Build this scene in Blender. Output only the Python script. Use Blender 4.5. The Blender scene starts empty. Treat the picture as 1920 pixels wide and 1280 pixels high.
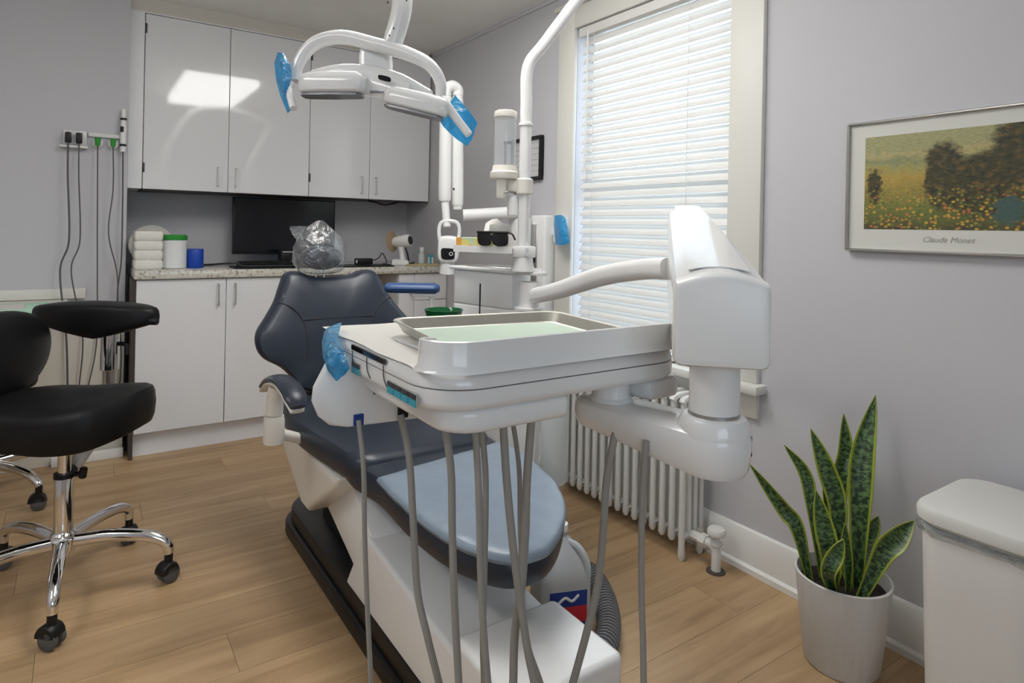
import bpy, bmesh, math, random
from mathutils import Vector, Matrix

random.seed(7)
SC = bpy.context.scene
C = SC.collection
R = math.radians

# ------------------------------------------------------------------ camera
cam_d = bpy.data.cameras.new('camera')
cam = bpy.data.objects.new('camera', cam_d)
C.objects.link(cam)
cam.location = (0, 0, 1.144)
cam_d.sensor_width = 36.0
cam_d.lens = 22.175
cam_d.shift_x = 0.00532
cam_d.shift_y = -0.1097
cam_d.clip_start = 0.02
# looking level, 33.94 degrees to the right of the room's long axis, rolled 1.2 degrees
cam.matrix_world = (Matrix.Translation((0, 0, 1.144)) @ Matrix.Rotation(R(-33.937), 4, 'Z')
                    @ Matrix.Rotation(R(90), 4, 'X') @ Matrix.Rotation(R(1.2), 4, 'Z'))
SC.camera = cam

# ------------------------------------------------------------------ sky (overcast day)
W = bpy.data.worlds.new('overcast_sky')
SC.world = W
W.use_nodes = True
bg = W.node_tree.nodes['Background']
bg.inputs[0].default_value = (0.74, 0.87, 1.0, 1)
bg.inputs[1].default_value = 4.0

SC.view_settings.view_transform = 'Standard'
SC.view_settings.look = 'None'
SC.view_settings.exposure = -0.2
SC.view_settings.gamma = 1.0
SC.view_settings.use_curve_mapping = False

# daylight portals: tell the renderer through which windows the sky comes in
def portal(loc, rot, sx, sy):
    d = bpy.data.lights.new('window_daylight', 'AREA')
    d.shape = 'RECTANGLE'; d.size, d.size_y = sx, sy
    d.cycles.is_portal = True
    o = bpy.data.objects.new('window_daylight', d); C.objects.link(o)
    o.location = loc; o.rotation_euler = rot
portal((2.06, 1.8435, 1.3625), (0, R(90), 0), 1.445, 0.857)
portal((-0.30, -1.62, 1.45), (R(90), 0, 0), 1.50, 1.30)  # sky portal of the added, unseen window behind the camera
CEIL_LIGHT = 13.0

# ================================================================== helpers
def nd(nt, t, **kw):
    n = nt.nodes.new(t)
    for k, v in kw.items():
        if k.startswith('i_'):
            n.inputs[k[2:].replace('_', ' ')].default_value = v
        else:
            setattr(n, k, v)
    return n

def mat(name, col, rough=0.5, metal=0.0, var=0.04, vscale=8.0, bump=0.0, bscale=60.0, spec=0.5,
        coat=0.0, trans=0.0, alpha=1.0, sheen=0.0, ior=1.45, stretch=(1, 1, 1), sss=0.0):
    m = bpy.data.materials.new(name)
    m.use_nodes = True
    nt = m.node_tree
    p = nt.nodes['Principled BSDF']
    tc = nd(nt, 'ShaderNodeTexCoord')
    mp = nd(nt, 'ShaderNodeMapping')
    mp.inputs['Scale'].default_value = stretch
    nt.links.new(tc.outputs['Object'], mp.inputs['Vector'])
    nz = nd(nt, 'ShaderNodeTexNoise', i_Scale=vscale, i_Detail=4.0)
    nt.links.new(mp.outputs[0], nz.inputs['Vector'])
    mx = nd(nt, 'ShaderNodeMix', data_type='RGBA')
    a = tuple(max(0, c * (1 - var)) for c in col)
    b = tuple(min(1, c * (1 + var)) for c in col)
    mx.inputs[6].default_value = (*a, 1)
    mx.inputs[7].default_value = (*b, 1)
    nt.links.new(nz.outputs['Fac'], mx.inputs[0])
    nt.links.new(mx.outputs[2], p.inputs['Base Color'])
    p.inputs['Roughness'].default_value = rough
    p.inputs['Metallic'].default_value = metal
    p.inputs['Specular IOR Level'].default_value = spec
    p.inputs['Coat Weight'].default_value = coat
    p.inputs['Coat Roughness'].default_value = 0.06
    p.inputs['Transmission Weight'].default_value = trans
    p.inputs['Alpha'].default_value = alpha
    p.inputs['Sheen Weight'].default_value = sheen
    p.inputs['IOR'].default_value = ior
    if sss:
        p.inputs['Subsurface Weight'].default_value = sss
        p.inputs['Subsurface Radius'].default_value = (0.01, 0.01, 0.01)
    if bump:
        bz = nd(nt, 'ShaderNodeTexNoise', i_Scale=bscale, i_Detail=6.0)
        nt.links.new(mp.outputs[0], bz.inputs['Vector'])
        bp = nd(nt, 'ShaderNodeBump', i_Strength=bump, i_Distance=0.01)
        nt.links.new(bz.outputs['Fac'], bp.inputs['Height'])
        nt.links.new(bp.outputs[0], p.inputs['Normal'])
    return m

def emit(name, col, strength):
    m = bpy.data.materials.new(name)
    m.use_nodes = True
    nt = m.node_tree
    nt.nodes.remove(nt.nodes['Principled BSDF'])
    e = nd(nt, 'ShaderNodeEmission', i_Color=(*col, 1), i_Strength=strength)
    nt.links.new(e.outputs[0], nt.nodes['Material Output'].inputs[0])
    return m

def film(name, col, opac, rough=0.12, bump=0.6, bscale=18.0, blend=0.25):
    """thin crinkled plastic sheet: part see-through, part tinted, glossy"""
    m = bpy.data.materials.new(name)
    m.use_nodes = True
    nt = m.node_tree
    nt.nodes.remove(nt.nodes['Principled BSDF'])
    tc = nd(nt, 'ShaderNodeTexCoord')
    nz = nd(nt, 'ShaderNodeTexNoise', i_Scale=bscale, i_Detail=5.0, i_Distortion=1.2)
    nt.links.new(tc.outputs['Object'], nz.inputs['Vector'])
    bp = nd(nt, 'ShaderNodeBump', i_Strength=bump, i_Distance=0.02)
    nt.links.new(nz.outputs['Fac'], bp.inputs['Height'])
    tr = nd(nt, 'ShaderNodeBsdfTransparent', i_Color=(*[min(1, 0.35 + c) for c in col], 1))
    df = nd(nt, 'ShaderNodeBsdfDiffuse', i_Color=(*col, 1))
    tl = nd(nt, 'ShaderNodeBsdfTranslucent', i_Color=(*col, 1))
    gl = nd(nt, 'ShaderNodeBsdfGlossy', i_Roughness=rough)
    for s in (df, tl, gl):
        nt.links.new(bp.outputs[0], s.inputs['Normal'])
    m0 = nd(nt, 'ShaderNodeMixShader', i_Fac=0.45)
    nt.links.new(df.outputs[0], m0.inputs[1]); nt.links.new(tl.outputs[0], m0.inputs[2])
    m1 = nd(nt, 'ShaderNodeMixShader', i_Fac=opac)
    nt.links.new(tr.outputs[0], m1.inputs[1]); nt.links.new(m0.outputs[0], m1.inputs[2])
    lw = nd(nt, 'ShaderNodeLayerWeight', i_Blend=0.5)
    nt.links.new(bp.outputs[0], lw.inputs['Normal'])
    m2 = nd(nt, 'ShaderNodeMixShader')
    pw = nd(nt, 'ShaderNodeMath', operation='POWER'); pw.inputs[1].default_value = 3.0
    nt.links.new(lw.outputs['Facing'], pw.inputs[0])
    ma = nd(nt, 'ShaderNodeMath', operation='MULTIPLY_ADD'); ma.inputs[1].default_value = 0.75; ma.inputs[2].default_value = 0.16 * blend
    nt.links.new(pw.outputs[0], ma.inputs[0])
    nt.links.new(ma.outputs[0], m2.inputs[0])
    nt.links.new(m1.outputs[0], m2.inputs[1]); nt.links.new(gl.outputs[0], m2.inputs[2])
    nt.links.new(m2.outputs[0], nt.nodes['Material Output'].inputs[0])
    return m

# ---- objects
def thing(name, label, cat, loc=(0, 0, 0), group=None):
    o = bpy.data.objects.new(name, None)
    C.objects.link(o)
    o.empty_display_size = 0.05
    o.location = loc
    o['label'] = label
    o['category'] = cat
    if group:
        o['group'] = group
    return o

def root_loc(p):
    v = Vector((0, 0, 0))
    while p is not None:
        v = v + p.location
        p = p.parent
    return v

def put(name, bm, m, parent=None, ang=38, kind=None, label=None):
    bmesh.ops.recalc_face_normals(bm, faces=bm.faces)
    if parent is not None:
        off = root_loc(parent)
    elif kind == 'structure':
        off = Vector((0, 0, 0))
    else:
        xs = [v.co for v in bm.verts]
        off = Vector((sum(v.x for v in xs) / len(xs), sum(v.y for v in xs) / len(xs), min(v.z for v in xs)))
    for v in bm.verts:
        v.co -= off
    for f in bm.faces:
        f.smooth = True
    me = bpy.data.meshes.new(name)
    bm.to_mesh(me)
    bm.free()
    me.set_sharp_from_angle(angle=R(ang))
    me.materials.append(m)
    o = bpy.data.objects.new(name, me)
    C.objects.link(o)
    if parent is not None:
        o.parent = parent
    else:
        o.location = off
    if kind:
        o['kind'] = kind
    if label:
        o['label'] = label
    return o

def tag(o, label, cat, group=None):
    o['label'] = label
    o['category'] = cat
    if group:
        o['group'] = group
    return o

def copy_thing(root, loc=None, rz=None, label=None):
    r = root.copy(); C.objects.link(r)
    if loc is not None: r.location = loc
    if rz is not None: r.rotation_euler = (0, 0, rz)
    if label: r['label'] = label
    for ch in list(root.children):
        c = ch.copy(); C.objects.link(c); c.parent = r
        for g in ch.children:
            d = g.copy(); C.objects.link(d); d.parent = c
    return r

# ---- shapes
def box(c, s, bev=0.0, seg=2, rz=0.0, rot=None, bm=None):
    bm = bm or bmesh.new()
    g = bmesh.ops.create_cube(bm, size=1.0)
    vs = g['verts']
    for v in vs:
        v.co = Vector((v.co.x * s[0], v.co.y * s[1], v.co.z * s[2]))
    if bev:
        es = list({e for v in vs for e in v.link_edges})
        r = bmesh.ops.bevel(bm, geom=es, offset=bev, segments=seg, profile=0.5, affect='EDGES')
        vs = list({v for v in r['verts']} | {v for v in vs if v.is_valid})
    mtx = rot if rot is not None else Matrix.Rotation(rz, 4, 'Z')
    for v in vs:
        v.co = mtx @ v.co + Vector(c)
    return bm

def bx(x0, x1, y0, y1, z0, z1, bev=0.0, seg=2):
    return box(((x0 + x1) / 2, (y0 + y1) / 2, (z0 + z1) / 2), (x1 - x0, y1 - y0, z1 - z0), bev, seg)

def prism(poly, a0, a1, axis='z', bev=0.0, seg=3, mtx=None):
    """poly in the plane square to axis: z->(x,y)  x->(y,z)  y->(x,z)"""
    bm = bmesh.new()
    def P(p, a):
        if axis == 'z': return Vector((p[0], p[1], a))
        if axis == 'x': return Vector((a, p[0], p[1]))
        return Vector((p[0], a, p[1]))
    lo = [bm.verts.new(P(p, a0)) for p in poly]
    hi = [bm.verts.new(P(p, a1)) for p in poly]
    n = len(poly)
    fl = bm.faces.new(lo[::-1]); fh = bm.faces.new(hi)
    for i in range(n):
        bm.faces.new((lo[i], lo[(i + 1) % n], hi[(i + 1) % n], hi[i]))
    bmesh.ops.recalc_face_normals(bm, faces=bm.faces)
    if bev:
        es = [e for e in bm.edges if e.is_manifold and e.calc_face_angle(0) > R(40)]
        bmesh.ops.bevel(bm, geom=es, offset=bev, segments=seg, profile=0.5, affect='EDGES', clamp_overlap=True)
    if mtx is not None:
        bmesh.ops.transform(bm, matrix=mtx, verts=bm.verts)
    return bm

def spline(pts, k=8, closed=False):
    P = [Vector(p) for p in pts]
    if len(P) < 3 and not closed:
        return P
    n = len(P)
    out = []
    for i in range(n if closed else n - 1):
        if closed:
            a, b, c, d = P[(i - 1) % n], P[i], P[(i + 1) % n], P[(i + 2) % n]
        else:
            b, c = P[i], P[i + 1]
            a = P[i - 1] if i > 0 else b + (b - c)
            d = P[i + 2] if i + 2 < n else c + (c - b)
        for j in range(k):
            t = j / k
            out.append(0.5 * ((2 * b) + (c - a) * t + (2 * a - 5 * b + 4 * c - d) * t * t + (3 * b - a - 3 * c + d) * t ** 3))
    if not closed:
        out.append(P[-1])
    return out

def frames(P, up=None):
    T = []
    for i in range(len(P)):
        a = P[max(i - 1, 0)]; b = P[min(i + 1, len(P) - 1)]
        T.append((b - a).normalized())
    n = Vector(up) if up is not None else (Vector((0, 0, 1)) if abs(T[0].z) < 0.9 else Vector((1, 0, 0)))
    F = []
    for t in T:
        if up is not None:
            n = Vector(up)
        n = (n - t * n.dot(t)).normalized()
        F.append((n, t.cross(n)))
    return T, F

def tube(pts, r, n=12, k=8, smooth=True, ends=True, up=None, sec=None, bm=None):
    """sweep; r number or list (per control point); sec = list of (a,b) section offsets in units of r"""
    bm = bm or bmesh.new()
    P = spline(pts, k) if smooth and len(pts) > 2 else [Vector(p) for p in pts]
    m = len(P)
    if isinstance(r, (int, float)):
        rr = [r] * m
    else:
        q = [i * (len(r) - 1) / (m - 1) for i in range(m)]
        rr = [r[int(t)] + (r[min(int(t) + 1, len(r) - 1)] - r[int(t)]) * (t - int(t)) for t in q]
    T, F = frames(P, up)
    if sec is None:
        sec = [(math.cos(2 * math.pi * i / n), math.sin(2 * math.pi * i / n)) for i in range(n)]
    n = len(sec)
    rings = []
    for i in range(m):
        a, b = F[i]
        rings.append([bm.verts.new(P[i] + (a * s[0] + b * s[1]) * rr[i]) for s in sec])
    for i in range(m - 1):
        for j in range(n):
            bm.faces.new((rings[i][j], rings[i][(j + 1) % n], rings[i + 1][(j + 1) % n], rings[i + 1][j]))
    if ends:
        bm.faces.new(rings[0][::-1]); bm.faces.new(rings[-1])
    return bm

def rsec(w, h, r, k=4):
    """rounded rectangle section, w x h, corner r"""
    out = []
    for cx, cy, a0 in ((w / 2 - r, h / 2 - r, 0), (-w / 2 + r, h / 2 - r, 90), (-w / 2 + r, -h / 2 + r, 180), (w / 2 - r, -h / 2 + r, 270)):
        for i in range(k + 1):
            a = R(a0 + 90 * i / k)
            out.append((cx + r * math.cos(a), cy + r * math.sin(a)))
    return out

def rpoly(x0, x1, y0, y1, r, k=5):
    cx, cy = (x0 + x1) / 2, (y0 + y1) / 2
    rs = r if isinstance(r, (tuple, list)) else (r,) * 4
    out = []
    for (sx, sy, a0), q in zip(((1, 1, 0), (-1, 1, 90), (-1, -1, 180), (1, -1, 270)), rs):
        ex = (x1 if sx > 0 else x0) - sx * q
        ey = (y1 if sy > 0 else y0) - sy * q
        for i in range(k + 1):
            a = R(a0 + 90 * i / k)
            out.append((ex + q * math.cos(a), ey + q * math.sin(a)))
    return out

def loft(rings, caps=True, closed=True):
    bm = bmesh.new()
    V = [[bm.verts.new(p) for p in rg] for rg in rings]
    n = len(V[0])
    for i in range(len(V) - 1):
        for j in range(n if closed else n - 1):
            bm.faces.new((V[i][j], V[i][(j + 1) % n], V[i + 1][(j + 1) % n], V[i + 1][j]))
    if caps:
        bm.faces.new(V[0][::-1]); bm.faces.new(V[-1])
    return bm

def lathe(prof, c=(0, 0, 0), n=28, mtx=None, sx=1.0, sy=1.0, bm=None):
    bm = bm or bmesh.new()
    rings = []
    new = []
    for r, z in prof:
        if r < 1e-6:
            v = bm.verts.new((0, 0, z)); rings.append([v]); new.append(v)
        else:
            rg = [bm.verts.new((r * sx * math.cos(2 * math.pi * i / n), r * sy * math.sin(2 * math.pi * i / n), z)) for i in range(n)]
            rings.append(rg); new += rg
    for a, b in zip(rings, rings[1:]):
        for j in range(n):
            k = (j + 1) % n
            if len(a) == 1 and len(b) == 1: continue
            if len(a) == 1: bm.faces.new((a[0], b[k], b[j]))
            elif len(b) == 1: bm.faces.new((a[j], a[k], b[0]))
            else: bm.faces.new((a[j], a[k], b[k], b[j]))
    for rg, rev in ((rings[0], True), (rings[-1], False)):
        if len(rg) > 1:
            bm.faces.new(rg[::-1] if rev else rg)
    M = (Matrix.Translation(c) @ mtx) if mtx is not None else Matrix.Translation(c)
    bmesh.ops.transform(bm, matrix=M, verts=new)
    return bm

def pad(outline, t, fmap, bulge=0.0, k=6, edge=0.5, closed_k=True):
    """upholstered pad: outline (u,v) swollen to thickness t, placed by fmap(u,v,w)"""
    O = spline([(u, v, 0) for u, v in outline], k, closed=True) if closed_k else [Vector((u, v, 0)) for u, v in outline]
    cu = sum(p.x for p in O) / len(O); cv = sum(p.y for p in O) / len(O)
    prof = [(0.0, -0.5), (0.6, -0.5), (0.88, -0.48), (0.955, -0.42), (0.985, -0.28), (1.0, 0.0),
            (0.985, 0.28), (0.955, 0.42), (0.88, 0.49), (0.7, 0.52), (0.4, 0.54), (0.0, 0.55)]
    bm = bmesh.new()
    rings = []
    for s, w in prof:
        ww = w * t + (bulge * (1 - s * s) if w > 0 else 0)
        if s == 0:
            rings.append([bm.verts.new(fmap(cu, cv, ww))])
        else:
            rings.append([bm.verts.new(fmap(cu + (p.x - cu) * s, cv + (p.y - cv) * s, ww)) for p in O])
    n = len(O)
    for a, b in zip(rings, rings[1:]):
        for j in range(n):
            q = (j + 1) % n
            if len(a) == 1: bm.faces.new((a[0], b[q], b[j]))
            elif len(b) == 1: bm.faces.new((a[j], a[q], b[0]))
            else: bm.faces.new((a[j], a[q], b[q], b[j]))
    return bm

def align(z_to, loc=(0, 0, 0)):
    """matrix turning +Z to the given direction"""
    q = Vector((0, 0, 1)).rotation_difference(Vector(z_to).normalized())
    return Matrix.Translation(loc) @ q.to_matrix().to_4x4()

def rod(a, b, r, n=14, bev=0.0):
    a, b = Vector(a), Vector(b)
    L = (b - a).length
    pr = [(0, 0), (r - bev, 0), (r, bev), (r, L - bev), (r - bev, L), (0, L)] if bev else [(0, 0), (r, 0), (r, L), (0, L)]
    return lathe(pr, (0, 0, 0), n, align(b - a, a))

def sheet(grid, th=0.0008):
    """thin sheet from a grid of points, with real thickness"""
    bm = bmesh.new()
    V = [[bm.verts.new(p) for p in row] for row in grid]
    for i in range(len(V) - 1):
        for j in range(len(V[0]) - 1):
            bm.faces.new((V[i][j], V[i][j + 1], V[i + 1][j + 1], V[i + 1][j]))
    bmesh.ops.recalc_face_normals(bm, faces=bm.faces)
    if th:
        bmesh.ops.solidify(bm, geom=list(bm.faces), thickness=th)
    return bm

def join(*bms):
    out = bmesh.new()
    for b in bms:
        me = bpy.data.meshes.new('tmp')
        b.to_mesh(me); b.free()
        out.from_mesh(me)
        bpy.data.meshes.remove(me)
    return out

def lerp(a, b, t):
    return tuple(x + (y - x) * t for x, y in zip(a, b))

def text_bm(s, size, mtx, shear=0.0):
    cu = bpy.data.curves.new('txt', 'FONT')
    cu.body = s; cu.size = size; cu.shear = shear; cu.align_x = 'CENTER'; cu.extrude = 0.0002; cu.resolution_u = 3
    o = bpy.data.objects.new('txt', cu); C.objects.link(o)
    dg = bpy.context.evaluated_depsgraph_get()
    me = bpy.data.meshes.new_from_object(o.evaluated_get(dg))
    bm = bmesh.new(); bm.from_mesh(me)
    bpy.data.objects.remove(o); bpy.data.curves.remove(cu); bpy.data.meshes.remove(me)
    bmesh.ops.transform(bm, matrix=mtx, verts=bm.verts)
    return bm

# ================================================================== materials
m_wall = mat('wall_paint_lavender_grey', (0.565, 0.56, 0.585), 0.75, var=0.02, vscale=3, bump=0.04, bscale=250)
m_ceil = mat('ceiling_paint', (0.90, 0.90, 0.875), 0.85, var=0.06, vscale=5, bump=0.25, bscale=45)
m_trim = mat('cream_trim_paint', (0.72, 0.71, 0.66), 0.4, var=0.02)
m_crown = mat('cream_crown_paint', (0.62, 0.59, 0.53), 0.5, var=0.03)
m_base = mat('baseboard_paint', (0.80, 0.80, 0.78), 0.4, var=0.02)
m_cab = mat('white_gloss_laminate', (0.80, 0.80, 0.81), 0.05, var=0.01, coat=0.5)
m_cabm = mat('white_satin_laminate', (0.80, 0.805, 0.82), 0.35, var=0.015)
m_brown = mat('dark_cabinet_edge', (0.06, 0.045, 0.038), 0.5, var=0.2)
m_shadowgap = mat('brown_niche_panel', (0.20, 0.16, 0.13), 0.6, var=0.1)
m_steel = mat('brushed_steel', (0.55, 0.54, 0.52), 0.32, metal=1.0, var=0.05, stretch=(1, 1, 12))
m_tray = mat('tray_steel', (0.60, 0.585, 0.53), 0.42, metal=1.0, var=0.06, vscale=30)
m_chrome = mat('chrome', (0.82, 0.82, 0.83), 0.07, metal=1.0, var=0.02)
m_blk = mat('black_upholstery', (0.005, 0.005, 0.0055), 0.46, var=0.15, vscale=40, bump=0.05, bscale=300, spec=0.32)
m_blkp = mat('black_plastic', (0.008, 0.008, 0.009), 0.40, var=0.1, spec=0.4)
m_rub = mat('grey_rubber', (0.10, 0.10, 0.10), 0.6, var=0.1)
m_scr = mat('black_screen', (0.006, 0.007, 0.010), 0.16, var=0.05)
m_white = mat('glossy_white_plastic', (0.80, 0.80, 0.79), 0.16, var=0.015, coat=0.35)
m_whites = mat('satin_white_plastic', (0.82, 0.82, 0.81), 0.32, var=0.02)
m_cream = mat('cream_plastic', (0.76, 0.73, 0.66), 0.32, var=0.02)
m_navy = mat('navy_upholstery', (0.022, 0.029, 0.044), 0.34, var=0.12, vscale=20, bump=0.03, bscale=260)
m_seam = mat('dark_seam', (0.012, 0.014, 0.02), 0.6, var=0.1)
m_bluepad = mat('blue_upholstery', (0.035, 0.085, 0.22), 0.35, var=0.08)
m_hose = mat('grey_hose', (0.30, 0.285, 0.26), 0.45, var=0.05, vscale=30)
m_corr = mat('corrugated_hose_grey', (0.20, 0.20, 0.205), 0.4, var=0.08)
m_green = mat('mint_paper', (0.52, 0.76, 0.60), 0.85, var=0.02, vscale=60)
m_mint = mat('pale_mint_paper', (0.55, 0.67, 0.56), 0.85, var=0.02, vscale=60)
m_paper = mat('white_paper_cover', (0.72, 0.70, 0.66), 0.8, var=0.02, bump=0.15, bscale=90)
m_paperw = mat('white_paper_towel', (0.80, 0.78, 0.72), 0.9, var=0.05, vscale=40, bump=0.4, bscale=200)
m_canister = mat('white_canister', (0.78, 0.79, 0.79), 0.35, var=0.04)
m_gcap = mat('green_lid', (0.03, 0.30, 0.04), 0.35, var=0.06)
m_bluep = mat('blue_plastic', (0.008, 0.06, 0.42), 0.35, var=0.08, vscale=30)
m_glass_g = mat('green_glass', (0.01, 0.16, 0.05), 0.08, var=0.1, trans=0.35)
m_sensor = mat('black_gloss', (0.01, 0.01, 0.012), 0.1, var=0.05)
m_lens = mat('lamp_reflector', (0.45, 0.45, 0.47), 0.15, metal=0.8, var=0.35, vscale=60)
m_clear = film('clear_plastic_bag', (0.62, 0.66, 0.72), 0.08, 0.04, 1.0, 16.0, 0.9)
m_acr = film('clear_acrylic_tube', (0.80, 0.82, 0.85), 0.22, 0.05, 0.05, 4.0, 0.12)
m_bfilm = film('blue_barrier_film', (0.05, 0.46, 0.80), 0.60, 0.2, 1.0, 30.0)
m_cover = mat('blue_grey_plastic_cover', (0.21, 0.262, 0.325), 0.32, var=0.10, vscale=14, bump=0.5, bscale=12)
m_frost = mat('frosted_plastic', (0.78, 0.82, 0.82), 0.4, var=0.03, trans=0.35)
m_jug = mat('milky_jug_plastic', (0.75, 0.78, 0.80), 0.35, var=0.03, trans=0.45)
m_red = mat('red_print', (0.62, 0.03, 0.04), 0.4, var=0.05)
m_bluel = mat('blue_print', (0.02, 0.05, 0.26), 0.4, var=0.05)
m_teal = mat('teal_print', (0.05, 0.36, 0.48), 0.4, var=0.05)
m_dgrey = mat('dark_print', (0.05, 0.05, 0.055), 0.4, var=0.1)
m_rad = mat('radiator_paint', (0.70, 0.69, 0.66), 0.38, var=0.03, vscale=12)
m_pot = mat('ribbed_grey_pot', (0.66, 0.65, 0.63), 0.55, var=0.10, vscale=10, bump=0.3, bscale=30, stretch=(6, 6, 0.6))
m_soil = mat('dark_soil', (0.022, 0.016, 0.012), 0.95, var=0.6, vscale=60, bump=1.0, bscale=90)
m_bin = mat('white_metal_bin', (0.82, 0.81, 0.78), 0.33, var=0.02)
m_binlid = mat('white_bin_lid', (0.72, 0.72, 0.68), 0.35, var=0.02)
m_bag = film('bin_liner', (0.65, 0.70, 0.72), 0.45, 0.15, 1.0, 30.0)
m_alu = mat('silver_frame', (0.55, 0.54, 0.52), 0.28, metal=1.0, var=0.04)
m_mat = mat('picture_mount_card', (0.66, 0.66, 0.61), 0.7, var=0.01)
m_ink = mat('grey_print', (0.40, 0.40, 0.37), 0.8, var=0.02)
m_out = mat('outlet_plastic', (0.72, 0.71, 0.69), 0.35, var=0.02)
m_yel = mat('pale_yellow_tray', (0.60, 0.52, 0.28), 0.4, var=0.04)
m_tan = mat('tan_shield', (0.42, 0.30, 0.18), 0.35, var=0.08)
m_slat = None

def granite():
    m = mat('speckled_granite', (0.60, 0.57, 0.50), 0.12, var=0.10, vscale=25)
    nt = m.node_tree; p = nt.nodes['Principled BSDF']
    tc = nd(nt, 'ShaderNodeTexCoord')
    v = nd(nt, 'ShaderNodeTexNoise', i_Scale=60.0, i_Detail=5.0)
    nt.links.new(tc.outputs['Object'], v.inputs['Vector'])
    rp = nd(nt, 'ShaderNodeValToRGB')
    e = rp.color_ramp.elements
    e[0].position = 0.32; e[0].color = (0.22, 0.18, 0.14, 1)
    e[1].position = 0.46; e[1].color = (0.62, 0.59, 0.52, 1)
    x = rp.color_ramp.elements.new(0.62); x.color = (0.70, 0.68, 0.62, 1)
    nt.links.new(v.outputs['Fac'], rp.inputs[0])
    nt.links.new(rp.outputs[0], p.inputs['Base Color'])
    return m
m_gran = granite()

def wood():
    m = bpy.data.materials.new('oak_laminate')
    m.use_nodes = True
    nt = m.node_tree; p = nt.nodes['Principled BSDF']
    geo = nd(nt, 'ShaderNodeNewGeometry')
    oi = nd(nt, 'ShaderNodeObjectInfo')
    add = nd(nt, 'ShaderNodeVectorMath', operation='ADD')
    sc = nd(nt, 'ShaderNodeVectorMath', operation='SCALE')
    cb = nd(nt, 'ShaderNodeCombineXYZ')
    for i in range(3): nt.links.new(oi.outputs['Random'], cb.inputs[i])
    nt.links.new(cb.outputs[0], sc.inputs[0]); sc.inputs['Scale'].default_value = 17.0
    nt.links.new(geo.outputs['Position'], add.inputs[0]); nt.links.new(sc.outputs[0], add.inputs[1])
    mp = nd(nt, 'ShaderNodeMapping'); mp.inputs['Scale'].default_value = (1.3, 14.0, 1.0)
    nt.links.new(add.outputs[0], mp.inputs['Vector'])
    n1 = nd(nt, 'ShaderNodeTexNoise', i_Scale=1.0, i_Detail=7.0, i_Roughness=0.62, i_Distortion=0.7)
    nt.links.new(mp.outputs[0], n1.inputs['Vector'])
    rp = nd(nt, 'ShaderNodeValToRGB')
    e = rp.color_ramp.elements
    e[0].position = 0.28; e[0].color = (0.29, 0.180, 0.088, 1)
    e[1].position = 0.72; e[1].color = (0.54, 0.375, 0.212, 1)
    x = rp.color_ramp.elements.new(0.5); x.color = (0.43, 0.283, 0.150, 1)
    nt.links.new(n1.outputs['Fac'], rp.inputs[0])
    hs = nd(nt, 'ShaderNodeHueSaturation')
    mr = nd(nt, 'ShaderNodeMapRange'); mr.inputs['To Min'].default_value = 0.90; mr.inputs['To Max'].default_value = 1.10
    nt.links.new(oi.outputs['Random'], mr.inputs['Value']); nt.links.new(mr.outputs[0], hs.inputs['Value'])
    nt.links.new(rp.outputs[0], hs.inputs['Color'])
    nt.links.new(hs.outputs[0], p.inputs['Base Color'])
    p.inputs['Roughness'].default_value = 0.42
    bp = nd(nt, 'ShaderNodeBump', i_Strength=0.08, i_Distance=0.005)
    nt.links.new(n1.outputs['Fac'], bp.inputs['Height']); nt.links.new(bp.outputs[0], p.inputs['Normal'])
    return m
m_wood = wood()

def slat_mat():
    m = bpy.data.materials.new('white_blind_slat'); m.use_nodes = True
    nt = m.node_tree; p = nt.nodes['Principled BSDF']
    tc = nd(nt, 'ShaderNodeTexCoord')
    nz = nd(nt, 'ShaderNodeTexNoise', i_Scale=20.0)
    nt.links.new(tc.outputs['Object'], nz.inputs['Vector'])
    mx = nd(nt, 'ShaderNodeMix', data_type='RGBA')
    mx.inputs[6].default_value = (0.80, 0.79, 0.76, 1); mx.inputs[7].default_value = (0.84, 0.83, 0.80, 1)
    nt.links.new(nz.outputs['Fac'], mx.inputs[0]); nt.links.new(mx.outputs[2], p.inputs['Base Color'])
    p.inputs['Roughness'].default_value = 0.4
    tl = nd(nt, 'ShaderNodeBsdfTranslucent', i_Color=(0.80, 0.80, 0.80, 1))
    ms = nd(nt, 'ShaderNodeMixShader', i_Fac=0.13)
    out = nt.nodes['Material Output']
    nt.links.new(p.outputs[0], ms.inputs[1]); nt.links.new(tl.outputs[0], ms.inputs[2])
    nt.links.new(ms.outputs[0], out.inputs[0])
    return m
m_slat = slat_mat()

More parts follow.
